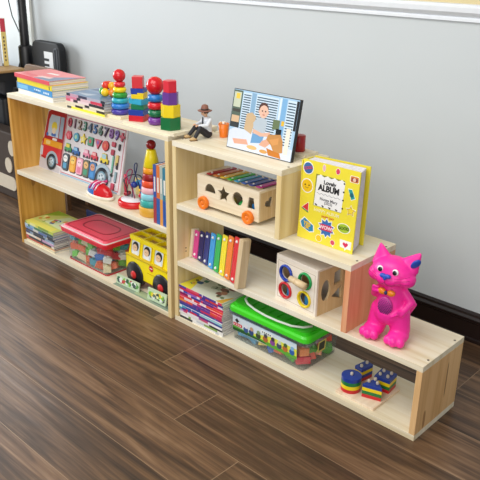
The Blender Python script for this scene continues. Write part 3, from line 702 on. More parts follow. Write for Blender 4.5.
for k, (u, c1, c2) in enumerate(((.22, '3A5A98', 'E8E8F0'), (.30, '2A4A80', 'C8A080'), (.40, '3A4A3A', '88A070'), (.50, 'B86A3A', '4A4A58'), (.60, '8A4A9A', '3A3A44'), (.69, '40506A', 'D0D8C0'), (.77, 'C0703A', '4A6A3A'), (.86, '2A62B0', '88B8E0'))):
    lb.m(M(c1, .4)).prism(circ(LW * u, .025, .0135, 10), .0015, .0019 + .00005 * k).m(M(c2, .4)).prism(circ(LW * u + .002, .041, .0095, 10), .0015, .002 + .00005 * k)
lb.build('picture_label', gb)
e2 = MB().t(frameT((GW * .985 + .0025, -.035, .055), (0, 1, 0), (.06, 0, 1)))
e2.m(M('D8C860', .4)).plate(rrect(0, .05, 0, .05, .004), [rrect(.007, .043, .007, .043, .003)], .0006).m(M('2A2E26', .4)).prism(rrect(.007, .043, .007, .043, .003), 0, .0005)
e2.build('end_label', gb)
gcol = lambda i, k: ([('58B0E0', 'sky blue'), ('E8C84A', 'yellow'), ('58B0E0', 'sky blue')] if i < 2 else [('F0CC3A', 'yellow'), ('2A62B8', 'blue')] if i < 4 else [('2A62B8', 'blue'), ('F06A3A', 'orange')] if i < 5 else [('F0502E', 'orange'), ('E02E4A', 'red'), ('48B030', 'green'), ('F08A4A', 'orange')])
fill(.505 - .176, .505 + .176, .15 - .094, .15 + .094, tk + .003, gcol, 7, 4, 2, 'blocks inside the green-lidded tub', '{} plastic block seen inside the green-lidded clear tub', 21, .044)

# ------------------------------------------------------------------ yellow bus
bs = thing('toy_bus', 'big yellow toy school bus with black wheels and faces in its windows', 'toy bus', (-.415, .058, tk), -.03)
YEL = M('FFE814', .3)
bd_ = MB().m(YEL)
BT = frameT((0, 0, 0), (1, 0, 0), (0, 0, 1))   # local z of T points to -y
lowp = [(0, .06), (.012, .05), (.30, .05), (.315, .06), (.318, .12), (.308, .150), (.30, .155), (.012, .155), (0, .145)]
bd_.t(Matrix.Translation((0, .165, 0)) @ BT).prism(lowp, 0, .165, .005).t()
bd_.build('body', bs)
cb_ = MB().m(YEL)
b = bmesh.new()
c0 = [(.012, .010), (.302, .010), (.302, .155), (.012, .155)]; c1 = [(.022, .022), (.296, .022), (.296, .145), (.022, .145)]
loft(cb_, [(c0, .155), (c1, .228)]); cb_.build('cabin', bs)
rf = MB().m(YEL).plate([(.018, .017), (.298, .017), (.298, .150), (.018, .150)], [[(.028 + .0875 * i, .027 + .06 * j), (.108 + .0875 * i, .027 + .06 * j), (.108 + .0875 * i, .078 + .06 * j), (.028 + .0875 * i, .078 + .06 * j)] for i in range(3) for j in range(2)], .022, .229)
rf.build('roof', bs)
MB().m(M('C9A86A', .5)).box(.024, .292, .024, .143, .2282, .232).build('roof_floor', bs)
WT = frameT((.012, .0085, .148), (1, 0, 0), (0, .012, .073))
skin = 'EAC49A'
for k in range(3):
    u = .022 + .087 * k; w = MB().t(WT @ Matrix.Translation((0, -.002, 0)))
    w.m(M('E6C60C', .3)).plate(rrect(u - .006, u + .064, .012, .088, .012), [rrect(u - .002, u + .060, .016, .084, .010)], .004)
    w.m(M('D6E2E8', .3)).prism(rrect(u - .002, u + .060, .016, .084, .010), 0, .0012)
    w.m(M('F0F0EE', .3)).prism(rrect(u + .008, u + .048, .020, .036, .006), .0012, .0018)
    w.m(M('1C1814', .4)).prism(circ(u + .028, .056, .0225, 18), .0012, .002).m(M(skin, .4)).prism(circ(u + .024, .048, .018, 18, .017), .002, .0028)
    w.m(M('2A1C18', .4)).prism(circ(u + .019, .050, .0018, 8), .0028, .0033).prism(circ(u + .030, .050, .0018, 8), .0028, .0033)
    w.build('window', bs)
w = MB().t(frameT((.302, .02, .150), (0, 1, 0), (-.006, 0, .073))); w.m(M('D6E2E8', .3)).prism(rrect(.012, .112, .02, .078, .012), 0, .0015); w.build('windshield', bs)
MB().m(M('D8B80C', .3)).box(.004, .312, -.004, .006, .150, .160, .003).build('belt_ledge', bs)
lg = MB().t(frameT((0, .0005, 0), (1, 0, 0), (0, 0, 1))).m(M('D0202A', .3)).prism(star(.196, .134, .017, .84, 10), 0, .0012).m(M('F8F0F0', .3)).box(.186, .206, .1325, .1365, .0012, .0018)
lg.build('round_emblem', bs)
MB().m(M('C9A80A', .4)).box(.165, .235, -.0012, .002, .103, .1055).build('seam_line', bs)
for (x, hub) in ((.070, True), (.272, True)):
    w = MB().m(M('17181C', .35)); w.lathe([(.001, -.014), (.058, -.014), (.064, -.008), (.064, .008), (.058, .014), (.001, .014)], 36, (x, .006, .0645), axis='Y'); wh_ = w.build('wheel', bs)
    MB().m(M('D82A2A', .3)).lathe([(.001, .0), (.020, .0), (.018, .005), (.001, .006)], 24, (x, -.008, .0645), axis='Y').build('hub', wh_)
    w = MB().m(M('17181C', .35)); w.cyl(.058, -.012, .012, (x, .157, .0585), axis='Y', seg=32); w.build('wheel', bs)
MB().m(M('C8281E', .4)).box(.03, .305, .02, .15, .034, .052).build('chassis', bs)
# picture strips in front of the bus
def tile(x, y, w, h, rz, label, seed, cols, tilt=.18):
    o = MB().t(Matrix.Rotation(-tilt, 4, 'X')); o.m(M('C4D8B4', .4)).box(0, w, 0, .007, 0, h, .0012); o.t(Matrix.Rotation(-tilt, 4, 'X') @ frameT((0, -.0002, 0), (1, 0, 0), (0, 0, 1)))
    blotches(o, (.002, w - .002, .002, h - .002), 0, cols, 44, .007, .016, seed)
    return tag(o.build('picture_tile'), label, 'picture tile', 'picture tiles in front of the bus', (x, y, tk + .004), rz)
tile(-.440, .012, .165, .046, .03, 'green and white picture tile leaning on the rear wheel of the bus', 4, ['5FA050', 'E8ECE4', '3A6A48', 'C84A4A', 'A8C8B0', '88C84A', '4A5A58', 'F0F2EE'])
tile(-.205, .010, .125, .056, .03, 'yellow and green picture tile leaning on the front wheel of the bus', 8, ['8AC83A', 'E8ECE4', 'EAD23A', '3A4A40', 'C8D8C0', 'F0E8A0', '6A7A68'])
o = MB().m(M('8A9A86', .5)).box(0, .40, 0, .05, 0, .0025).m(M('A8B890', .5)).box(.15, .26, .008, .045, .0025, .003).m(M('6A7A70', .5)).box(.28, .39, .01, .04, .0025, .003)
tag(o.build('picture_mat'), 'grey-green printed strip lying under the tiles before the bus', 'mat', None, (-.442, -.004, tk), 0)

# ------------------------------------------------------------------ top of the step shelf
# seated figurine, facing -y in its own frame
fg = thing('figurine', 'seated figurine in a brown hat, pale shirt and dark trousers', 'figurine', (.060, .140, H3), -.28)
SK = M('D9A987', .5)
legs = []
for s_ in (-1, 1):
    legs += [('c', (.010 * s_, -.002, .014), (.019 * s_, -.043, .046), .0125, .009), ('c', (.019 * s_, -.043, .046), (.026 * s_, -.070, .012), .0085, .0062)]
arms = []
for s_ in (-1, 1):
    arms += [('c', (.021 * s_, .000, .076), (.029 * s_, -.016, .058), .0075, .006), ('c', (.029 * s_, -.016, .058), (.015 * s_, -.044, .055), .0058, .0046)]
body = [('e', (0, .002, .016), (.021, .016, .015)), ('c', (0, .003, .02), (0, -.002, .07), .016, .017), ('c', (0, -.003, .078), (0, -.008, .094), .007, .006), ('e', (0, -.013, .104), (.0125, .0135, .0150)), ('e', (0, -.0268, .102), (.0025, .003, .003)), ('e', (.0125, -.012, .103), (.002, .003, .004)), ('e', (-.0125, -.012, .103), (.002, .003, .004))]
hands = []
for s_ in (-1, 1):
    hands += [('e', (.012 * s_, -.049, .0565), (.0052, .006, .003))]
    for f in range(4): hands += [('c', (.0085 * s_ + .0026 * f * s_, -.053, .0568), (.008 * s_ + .0028 * f * s_, -.059, .053 - .0004 * f), .0015, .0012)]
    hands += [('c', (.0075 * s_, -.048, .057), (.0045 * s_, -.052, .0555), .0016, .0013)]
blob('body', fg, SK, body + arms + legs + hands, .0016, 1)
def grow(parts, k): return [(p[0], p[1], tuple(r + k for r in p[2])) if p[0] == 'e' else (p[0], p[1], p[2], p[3] + k, p[4] + k) for p in parts]
blob('trousers', fg, M('1E1E26', .6), grow([('e', (0, .002, .016), (.021, .016, .015))] + legs, .0014), .002, 1)
shirt = [('c', (0, .003, .026), (0, -.002, .070), .0175, .0185), ('e', (0, 0, .074), (.024, .013, .011))] + grow(arms, .0018)
blob('shirt', fg, M('DDE2EA', .6), shirt, .002, 1)
MB().m(M('2A2E3A', .6)).t(frameT((0, -.0205, .048), (1, 0, 0), (0, -.0, 1))).prism([(-.003, .038), (.003, .038), (.004, .012), (0, .004), (-.004, .012)], 0, .0025).build('tie', fg)
for s_ in (-1, 1):
    sm = MB().m(M('C8A878', .5)).ell((.026 * s_, -.077, .0075), (.0085, .017, .0075)); sm.m(M('6A4A30', .5)).box(.026 * s_ - .0075, .026 * s_ + .0075, -.092, -.062, 0, .003, .001); sm.build('shoe', fg)
ht = MB().m(M('8A5A4A', .6)).lathe([(.001, .108), (.027, .1085), (.030, .111), (.027, .1125), (.0155, .113), (.0150, .124), (.012, .132), (.006, .135), (.001, .1335)], 28, (0, -.012, .001)); ht.build('hat', fg)
MB().m(M('2A1A18', .6)).lathe([(.0155, .113), (.0160, .1135), (.0158, .119), (.0150, .1192)], 28, (0, -.012, .001)).build('hat_band', fg)
MB().m(M('241A16', .7)).lathe([(.0128, .100), (.0142, .101), (.0145, .109), (.0128, .1095)], 24, (0, -.0105, .001)).build('hair', fg)
fc = MB().m(M('1A1414', .4))
for s_ in (-1, 1): fc.ell((.0048 * s_, -.0255, .1055), (.0014, .001, .0011), None, 10, 8)
fc.m(M('A85A50', .5)).ell((0, -.0258, .0965), (.0038, .001, .0009), None, 10, 8); fc.build('face_features', fg)

cp = thing('snack_cup', 'little orange cup heaped with white bits next to the photo frame', 'cup', (.098, .196, H3))
MB().m(M('F07A18', .35)).lathe([(.001, 0), (.016, 0), (.0165, .002), (.0225, .056), (.0205, .056), (.015, .004), (.001, .004)], 28).build('cup', cp)
b = MB().m(M('F2E2D0', .5)).cyl(.0195, .045, .052)
q = random.Random(3)
for k in range(16):
    a = q.uniform(0, 6.28); r_ = q.uniform(0, .0155); b.m(M(('F4E6D8', 'F0A060', 'FAF2EA')[k % 3], .5)).ell((r_ * math.cos(a), r_ * math.sin(a), .054 + q.uniform(0, .006)), q.uniform(.004, .006), None, 8, 6)
b.build('snack', cp)

# photo frame
pf = thing('framed_photo', 'landscape photo of a baby at a table, propped in a thin black-edged frame', 'photo frame', (.217, .089, H3))
FT = frameT((0, .0012, 0.0008), (1, .012, 0), (0, .042, .222))
FW, FH = .322, .226
MB().m(M('16161A', .35)).t(FT).box(0, FW, 0, FH, -.016, -.0004, .001).build('frame', pf)
MB().m(M('16161A', .35)).t(FT @ Matrix.Translation((FW * .5, .15, -.014)) @ Matrix.Rotation(.28, 4, 'X')).box(-.03, .03, -.145, .0, -.006, -.002).build('stand_leg', pf)
ph = MB().t(FT)
def R_(col, x0, x1, y0, y1, l): ph.m(M(col, .25)).box(x0 * FW, x1 * FW, y0 * FH, y1 * FH, -.0004, l * .00008 + .0001)
def P_(col, pts, l): ph.m(M(col, .25)).prism([(x * FW, y * FH) for x, y in pts], -.0004, l * .00008 + .0001)
R_('A9CBE6', .008, .992, .012, .99, 0)
for x0, x1, y0 in ((.16, .29, .34), (.37, .70, .30), (.83, .955, .22)):
    R_('CFE2F0', x0, x1, y0, .96, 1); n = 15 if x0 < .3 else 16
    for k in range(n):
        y = y0 + .02 + (.93 - y0) * k / n; R_('3E5468', x0 + .008, x1 - .008, y, y + .018, 2)
R_('88ACCB', .295, .36, .32, .97, 2); R_('7FB0DA', .75, .82, .15, .97, 2); R_('D8E6F0', .715, .745, .15, .97, 2)
R_('5A6A5E', .01, .15, .45, .98, 2); R_('C8D0B8', .02, .13, .70, .95, 3); R_('E8C850', .05, .11, .84, .93, 4); R_('4A4A44', .02, .14, .62, .67, 4); R_('D8B894', .02, .14, .45, .56, 4); R_('3A3E40', .01, .15, .36, .45, 4)
P_('D8E0EE', [(.01, .012), (.99, .012), (.99, .20), (.6, .30), (.1, .36), (.01, .30)], 3)
P_('CDB08A', [(.24, .36), (.36, .30), (.40, .60), (.33, .66), (.25, .62)], 4)
P_('B8C4CE', [(.40, .30), (.56, .32), (.575, .56), (.52, .61), (.43, .60), (.37, .50)], 5)
P_('6FA0CC', [(.37, .16), (.54, .2), (.56, .34), (.38, .32)], 6)
ell_ = lambda cx, cy, rx, ry: circ(cx, cy, rx, 20, ry)
P_('5A3E38', ell_(.495, .755, .072, .10), 6); P_('E6BCA6', ell_(.503, .705, .068, .105), 7)
for x in (.482, .53): P_('2A2024', ell_(x, .715, .010, .012), 8)
P_('C8806E', ell_(.507, .655, .02, .011), 8); P_('DCA890', ell_(.507, .69, .008, .014), 8); P_('E6BCA6', ell_(.435, .70, .012, .02), 6); P_('E6BCA6', ell_(.572, .70, .010, .02), 6)
P_('E2B49C', [(.38, .40), (.52, .36), (.64, .40), (.64, .33), (.5, .30), (.38, .34)], 7)
P_('DEAA90', [(.54, .24), (.64, .30), (.68, .24), (.6, .14), (.5, .16)], 7)
P_('C48C50', [(.62, .36), (.80, .40), (.84, .30), (.86, .12), (.74, .08), (.68, .2), (.6, .28)], 8); P_('D89A5A', [(.64, .28), (.78, .34), (.78, .24), (.7, .2)], 9)
P_('C87A2E', [(.62, .14), (.82, .10), (.85, .02), (.66, .03)], 9); P_('E8B87A', ell_(.4, .09, .08, .035), 9); P_('E2A890', [(.08, .17), (.3, .2), (.34, .12), (.12, .09)], 8); P_('D8A05A', ell_(.58, .07, .06, .03), 9)
R_('1E2426', .72, .80, .36, .48, 6); R_('6A7A58', .66, .76, .46, .62, 5); R_('E8B838', .78, .82, .54, .62, 6); R_('2A2A2E', .955, .99, .5, .97, 3); R_('ECE4D6', .87, .93, .10, .52, 8)
ph.build('photograph', pf)
# wooden stacker behind the frame
st = thing('peg_base', 'wooden base with a dark red cylinder partly hidden behind the photo frame', 'toy', (.42, .212, H3), 0)
MB().m(pineX).box(-.12, .115, -.034, .05, 0, .012, .001).build('base', st)
MB().m(M('A81C24', .35)).cyl(.024, .0122, .072, (.055, .006, 0), bev=.0015).build('block', st)
MB().m(M('2A66B0', .35)).cyl(.022, .0122, .045, (-.02, .006, 0), bev=.0015).build('block', st)

# ------------------------------------------------------------------ xylophone cart
ct = thing('xylophone_cart', 'wooden shape-sorter cart on orange wheels with rainbow chime bars on top', 'toy cart', (.102, .044, H2), .012)
CL, CD, Z0, Z1 = .332, .172, .016, .129
cw = Z1 - Z0
halfc = [(.072 + .030 * math.cos(PI * k / 14), .058 + .036 * math.sin(PI * k / 14)) for k in range(15)]
holes = [halfc, star(.146, .068, .034, .52), circ(.222, .068, .027, 24), [(.272, .045), (.312, .045), (.304, .09), (.280, .09)]]
MB().m(woodBlock).t(frameT((0, .007, Z0), (1, 0, 0), (0, 0, 1))).plate([(0, 0), (CL, 0), (CL, cw), (0, cw)], holes, .007).build('front_panel', ct)
MB().m(woodBlockZ).t(frameT((CL - .007, .0072, Z0), (0, 1, 0), (0, 0, 1))).plate([(0, 0), (CD - .0142, 0), (CD - .0142, cw), (0, cw)], [heart(.052, .066, .024, .5)], .007).build('end_panel', ct)
MB().m(woodBlock).box(0, .007, .0072, CD - .0072, Z0, Z1).build('end_panel', ct)
MB().m(woodBlock).box(0, CL, CD - .007, CD, Z0, Z1).build('back_panel', ct)
MB().m(woodBlock).box(.0072, CL - .0072, .0072, CD - .0072, Z0, Z0 + .006).build('floor_panel', ct)
tp = MB().m(woodBlock).plate([(0, 0), (CL, 0), (CL, CD), (0, CD)], [[(.03, .012), (CL - .014, .012), (CL - .014, CD - .010), (.03, CD - .010)]], .008, Z1)
tp.m(M('CFC0A4', .6)).box(.0302, CL - .0142, .0122, CD - .0102, Z1 - .006, Z1 - .001)
tp.build('top_panel', ct)
kc = ['B01E2A', 'D0762A', 'E8C02A', '2FB82A', '2A9CC8', '2A58B0', '2A3890', 'C02A90']
for k, col in enumerate(kc):
    x = .050 + .0358 * k; L_ = .072 - .002 * k
    b = MB().m(M(col, .4)).t(Matrix.Translation((x, CD * .5 + .004, Z1 + .010)) @ Matrix.Rotation(-.08, 4, 'Z')); b.box(-.0125, .0125, -L_, L_, 0, .004, .001); cbar = b.build('chime_bar', ct)
    for y in (-L_ * .72, L_ * .72): MB().m(M('D8D4CC', .3)).ell((x + .08 * y, CD * .5 + .004 + y, Z1 + .0145), (.005, .005, .003), None, 12, 8).build('pin', cbar)
for y in (.045, CD - .045): MB().m(M('C8B48C', .5)).box(.034, CL - .024, y - .004, y + .004, Z1 - .001, Z1 + .0098).build('rail', ct)
for x in (.042, CL - .048):
    for y, sg in ((-.009, 1), (CD + .009, -1)):
        w = MB().m(M('F07A14', .3)); w.lathe([(.001, -.0085), (.024, -.0085), (.0265, -.006), (.0265, .006), (.024, .0085), (.013, .0085), (.0115, .006), (.0075, .006), (.006, .0085), (.001, .009)], 32, (x, y, .0268), axis='Y'); w.build('wheel', ct)
for (x, zc, col, nm, sh_) in ((.215, .026, '2A9A4A', 'green', 0), (.295, .024, '2A78B8', 'blue', 1), (.15, .026, 'E8D060', 'yellow', 0)):
    o = MB().m(M(col, .3)); 
    if sh_: o.box(-.02, .02, -.018, .018, -.0, .05, .002)
    else: o.ell((0, 0, .022), .022)
    tag(o.build('sorting_block'), nm + ' sorting block inside the wheeled wooden cart', 'toy block', 'sorting blocks in the cart', (.102 + x, .044 + .045, H2 + Z0 + .0065))

# ------------------------------------------------------------------ album
al = thing('photo_album', 'thick yellow photo album covered in stickers standing on the middle step', 'album', (.597, .080, H2), .006)
AW, AH, AT = .243, .294, .068
AT_ = frameT((0, 0, .0005), (1, 0, 0), (.0, .008, .3))
YC = M('F0E040', .3)
MB().m(YC).t(AT_).prism([(0, 0), (AW, 0), (AW + .004, AH), (.006, AH)], -.004, 0).build('front_cover', al)
MB().m(YC).t(frameT((0, AT + .0055, .0005), (1, .10, 0), (0, .008, .3))).box(0, AW - .018, 0, AH - .004, -.004, 0).build('back_cover', al)
MB().m(YC).box(0.0, .004, .0052, AT + .0012, .0005, AH - .004).build('spine', al)
pg = MB()
for k in range(15):
    y = .012 + k * .0039
    pg.m(M(('F6F5F6', 'F0EEF2', 'E4DEE8')[k % 3], .6)).t(frameT((.0045, y, .004), (1, .006 * k, 0), (.0, .008, .3))).box(0, AW - .012 - .0016 * k, 0, AH - .012, -.0016, 0)
pg.build('pages', al)
ar = MB().t(AT_)
def stick(col, poly, l=0, border=1.16):
    if border:
        cx = sum(p[0] for p in poly) / len(poly); cy = sum(p[1] for p in poly) / len(poly)
        ar.m(M('F6F4EC', .3)).prism([(cx + (x - cx) * border, cy + (y - cy) * border) for x, y in poly], 0, .0004)
    ar.m(M(col, .3)).prism(poly, 0, .0007 + .0003 * l)
Ax = lambda f: f * AW
Ay = lambda f: f * AH
# white label with scalloped top
top = [(Ax(.265) + Ax(.49) * k / 16, Ay(.845) + (.004 if k % 4 == 2 else 0.0 if k % 2 else -.003 if k % 4 == 0 else 0)) for k in range(17)]
ar.m(M('8A8A3A', .4)).prism([(Ax(.255), Ay(.46)), (Ax(.75), Ay(.46)), (Ax(.77), Ay(.855)), (Ax(.27), Ay(.855))], 0, .0003)
ar.m(M('F4F4F4', .35)).prism([(Ax(.265), Ay(.465)), (Ax(.75), Ay(.465))] + list(reversed([(x + .006, y) for x, y in top])), 0, .0006)
ar.m(BLACK).text('Lovely', .020, Ax(.52), Ay(.775), .0006, bold=.0006).text('ALBUM', .030, Ax(.51), Ay(.70), .0006, bold=.0013, sx=.92)
ar.m(M('4A4A50', .4)).text('Honey Mary', .015, Ax(.52), Ay(.565), .0006, bold=.0002).text('(2022)', .013, Ax(.52), Ay(.525), .0006, bold=.0001)
wavy = [(Ax(.30) + Ax(.42) * k / 30, Ay(.625) + .0022 * math.sin(k * 1.25), .0008) for k in range(31)]
ar.m(M('6A6A70', .4)).tube(wavy, .0006, 4)
for k in range(4): ar.m(BLACK).prism([(Ax(.28 + .12 * k), Ay(.480)), (Ax(.315 + .12 * k), Ay(.466)), (Ax(.33 + .12 * k), Ay(.478)), (Ax(.295 + .12 * k), Ay(.492))], 0, .0009)
for k in range(4): ar.prism(circ(Ax(.765), Ay(.52 + .1 * k), .0034, 6), 0, .0009)
ar.m(M('F4F0C8', .4)).text('HAPPY ALBUM', .017, Ax(.50), Ay(.410), .0, .0005, bold=.0001); ar.m(M('D0502A', .4)).text('HAPPY DAY', .010, Ax(.53), Ay(.352), .0, .0006, bold=.0003)
stick('3A6AA8', circ(Ax(.12), Ay(.90), .020, 20)); ar.m(M('C8405A', .3)).text('COOL', .014, Ax(.12), Ay(.90), .0008, bold=.0006, rot=.3)
stick('E8B8C0', circ(Ax(.40), Ay(.945), .006, 12, .011)); stick('E04A6A', circ(Ax(.64), Ay(.945), .008, 12, .010))
stick('D8823A', rrect(Ax(.86), Ax(.99), Ay(.865), Ay(.935), .004)); ar.m(M('8A3A4A', .3)).prism(rrect(Ax(.875), Ax(.975), Ay(.878), Ay(.915), .002), .0007, .0011).m(M('F0C8B0', .3)).prism(circ(Ax(.925), Ay(.896), .0065, 14), .0011, .0014)
stick('F0C41E', circ(Ax(.12), Ay(.68), .023, 24)); ar.m(BLACK).prism(circ(Ax(.085), Ay(.69), .0028, 10), .0007, .0011).prism(circ(Ax(.155), Ay(.69), .0028, 10), .0007, .0011).tube([(Ax(.09) + Ax(.06) * k / 6, Ay(.662) - .003 * math.sin(PI * k / 6), .001) for k in range(7)], .0007, 4)
stick('D8343E', [(Ax(.06), Ay(.40)), (Ax(.17), Ay(.365)), (Ax(.165), Ay(.475))]); ar.m(M('3A8A4A', .3)).prism([(Ax(.06), Ay(.395)), (Ax(.175), Ay(.36)), (Ax(.175), Ay(.345)), (Ax(.055), Ay(.382))], 0, .0012)
stick('2FA0A0', [(Ax(.84), Ay(.77)), (Ax(.90), Ay(.775)), (Ax(.96), Ay(.68)), (Ax(.90), Ay(.655))]); ar.m(M('1F6A78', .3)).prism(circ(Ax(.9), Ay(.71), .008, 10), .0007, .001)
stick('F2D83A', star(Ax(.91), Ay(.52), .019, .5)); ar.m(M('C8A01A', .3)).plate(star(Ax(.91), Ay(.52), .019, .5), [star(Ax(.91), Ay(.52), .015, .5)], .0004, .0007)
stick('2F8AB8', [(Ax(.05), Ay(.21)), (Ax(.12), Ay(.27)), (Ax(.28), Ay(.20)), (Ax(.29), Ay(.13)), (Ax(.22), Ay(.11)), (Ax(.08), Ay(.15))]); ar.m(M('E8C03A', .3)).text('YES', .020, Ax(.17), Ay(.20), .0008, bold=.001, rot=-.15).text('OK', .014, Ax(.17), Ay(.155), .0008, bold=.0008)
stick('3A72B8', star(Ax(.52), Ay(.22), .034, .7, 10)); ar.m(M('D02A5A', .3)).prism(rrect(Ax(.42), Ax(.62), Ay(.185), Ay(.262), .003), .0007, .0012).m(M('F4D8E0', .3)).text('WOW!', .018, Ax(.52), Ay(.222), .0012, bold=.0008)
stick('A8C83A', circ(Ax(.82), Ay(.285), .024, 18, .016)); ar.m(M('4A6A2A', .3)).text('GOOD', .015, Ax(.82), Ay(.285), .0008, bold=.0006, rot=.1)
stick('F0C81E', circ(Ax(.40), Ay(.065), .012, 16)); stick('D84A6A', circ(Ax(.65), Ay(.065), .009, 14)); ar.m(M('F4F0EA', .3)).box(Ax(.655), Ax(.67), Ay(.01), Ay(.045), 0, .0006)
stick('F6F0F2', [(Ax(.78), Ay(.14)), (Ax(.97), Ay(.14)), (Ax(.965), Ay(.045)), (Ax(.90), Ay(.045)), (Ax(.87), Ay(.02)), (Ax(.86), Ay(.045)), (Ax(.79), Ay(.05))], 0, 1.06); ar.m(M('D82A5A', .3)).prism(heart(Ax(.875), Ay(.09), .011), .0007, .0011)
ar.build('cover_art', al)

# ------------------------------------------------------------------ rainbow xylophone leaning on the lower step
xy = thing('xylophone', 'rainbow metal xylophone standing on its long edge under the wheeled cart', 'xylophone', (.036, .072, H1), -.215)
XT = frameT((0, .0, .0005), (1, 0, 0), (0, .022, .19))
xc = ['E0489A', '1F2468', '1E2A7A', '2A98DC', '1FAE4A', 'F0DC1A', 'EE7A1A', 'D81E26']
for v0, v1 in ((.035, .030), (.085, .13)):
    MB().m(woodBlock).t(XT).prism([(.008, v0), (.372, v1), (.372, v1 + .014), (.008, v0 + .014)], -.012, -.002).build('rail', xy)
for k, col in enumerate(xc):
    x = .026 + .0418 * k; Lb = .122 + .0098 * k
    xb = MB().m(M(col, .25)).t(XT).prism(rrect(x - .0172, x + .0172, .006, .006 + Lb, .004, 3), 0, .004).build('bar', xy)
    for yv in (.022, Lb - .012): MB().m(M('F2F2F0', .3)).t(XT).lathe([(.001, .0098), (.004, .009), (.0062, .006), (.0062, .004)], 14, (x, yv, 0)).build('knob', xb)
MB().m(woodBlock).t(XT).prism(rrect(-.012, .006, 0, .128, .006), -.020, .010, .001).build('end_block', xy)
MB().m(wood('toy_wood_grey', 2, 'D8C4A2', 'C9B18A', 'B09468', seed=14, dens=1.6)).t(XT).prism(rrect(.350, .377, 0, .206, .008), -.020, .018, .0015).build('end_block', xy)

# ------------------------------------------------------------------ shape sorter cube
sc = thing('shape_sorter', 'wooden activity cube with four coloured rings and cut-out shapes', 'toy cube', (.540, .038, H1), -.095)
CW, CDp, CH = .208, .160, .176
LWH = wood('toy_pale_panel', 0, 'EFE6DA', 'E6DACA', 'D8C9B2', seed=15)
ring_c = [(.052, .120, '1F3FA8'), (.150, .123, '1E9A4E'), (.052, .050, 'CE1E2A'), (.150, .050, 'EED21A')]
MB().m(LWH).t(frameT((0, .009, 0), (1, 0, 0), (0, 0, 1))).plate([(0, 0), (CW, 0), (CW, CH), (0, CH)], [circ(x, y, .0255, 24) for x, y, c in ring_c], .009).build('front_panel', sc)
ln = MB().m(M('B8A890', .6)).t(frameT((0, 0, 0), (1, 0, 0), (0, 0, 1))).plate([(.010, .012), (CW - .010, .012), (CW - .010, CH - .014), (.010, CH - .014)], [[(.0115, .0135), (CW - .0115, .0135), (CW - .0115, CH - .0155), (.0115, CH - .0155)]], .0004); ln.build('inset_line', sc)
MB().m(woodBlockZ).t(frameT((CW - .009, .0092, 0), (0, 1, 0), (0, 0, 1))).plate([(0, 0), (CDp - .0184, 0), (CDp - .0184, CH - .0002), (0, CH - .0002)], [circ(.040, .092, .024, 24, .042), [(.082, .100), (.124, .106), (.124, .162), (.082, .152)], [(.072, .058), (.126, .036), (.126, .092)]], .009).build('side_panel', sc)
MB().m(woodBlockZ).box(0, .009, .0092, CDp - .0092, 0, CH).build('side_panel', sc)
MB().m(LWH).box(0, CW, CDp - .009, CDp, 0, CH).build('back_panel', sc)
MB().m(LWH).box(.0, CW, .0, CDp, CH + .0002, CH + .008, .001).build('lid', sc)
MB().m(LWH).box(.0092, CW - .0092, .0092, CDp - .0092, .0, .006).build('floor_panel', sc)
for x, y, c in ring_c: MB().m(M(c, .25)).t(frameT((x, 0, y), (1, 0, 0), (0, 0, 1))).lathe([(.0245, -.004), (.0245, .002), (.0265, .0065), (.0295, .0078), (.033, .005), (.034, .0), (.0245, -.004)], 32, cap=False).build('ring', sc)
pgm = MB().m(M('DCC196', .5))
pa, pb_ = V((.094, -.0215, .120)), V((.172, -.0235, .116))
pgm.tube([pa.lerp(pb_, f_) for f_ in (0, .3, .31, .42, .43, .46, .47, 1)], [.011, .011, .0125, .0125, .011, .011, .0135, .0135], 18)
pgm.build('peg_handle', sc)
for x, y, col, nm in ((.052, .05, '2A80C0', 'blue'), (.145, .05, '2A8AC8', 'bright blue'), (.052, .10, 'D8A860', 'wooden')):
    o = MB().m(M(col, .3)).box(-.024, .024, -.024, .024, 0, .046, .002)
    ca, sa = math.cos(-.095), math.sin(-.095); px, py = x, y + (.0 if nm != 'wooden' else .02)
    tag(o.build('sorting_block'), nm + ' block inside the activity cube', 'toy block', 'blocks inside the activity cube', (.544 + ca * px - sa * py, .036 + sa * px + ca * py, H1 + .0065 + (.0468 if nm == 'wooden' else 0)), .3)

# ------------------------------------------------------------------ pink toy cat
cat = thing('toy_cat', 'bright pink toy cat with blue nose and orange bow tie on the lowest step', 'toy cat', (1.008, .085, H1), .12)
PK = M('FF2AA2', .42)
rotx = lambda a: Matrix.Rotation(a, 4, 'X')
def ear(mb):
    for s_ in (-1, 1):
        b = bmesh.new()
        base = V((.046 * s_, .004, .284)); tip = V((.082 * s_ if s_ > 0 else -.058, .006, .344))
        for k in range(10):
            f = k / 9; c = base.lerp(tip, f); r = .034 * (1 - f) + .0035
            bm_e = Matrix.Translation(c) @ Matrix.Rotation(.5 * s_, 4, 'Y') @ Matrix.Diagonal((r, r * .55, r * .5, 1))
            mb.ell((0, 0, 0), 1, bm_e, 14, 10)
parts = [('e', (0, 0, .258), (.074, .058, .047)), ('e', (0, -.004, .272), (.062, .050, .038)), ('e', (0, -.038, .243), (.050, .028, .027)), ('e', (.050, -.012, .242), (.030, .034, .028)), ('e', (-.050, -.012, .242), (.030, .034, .028)),
         ('c', (0, .004, .215), (0, .006, .18), .034, .040), ('c', (0, .006, .18), (0, .004, .105), .043, .054), ('x', ear)]
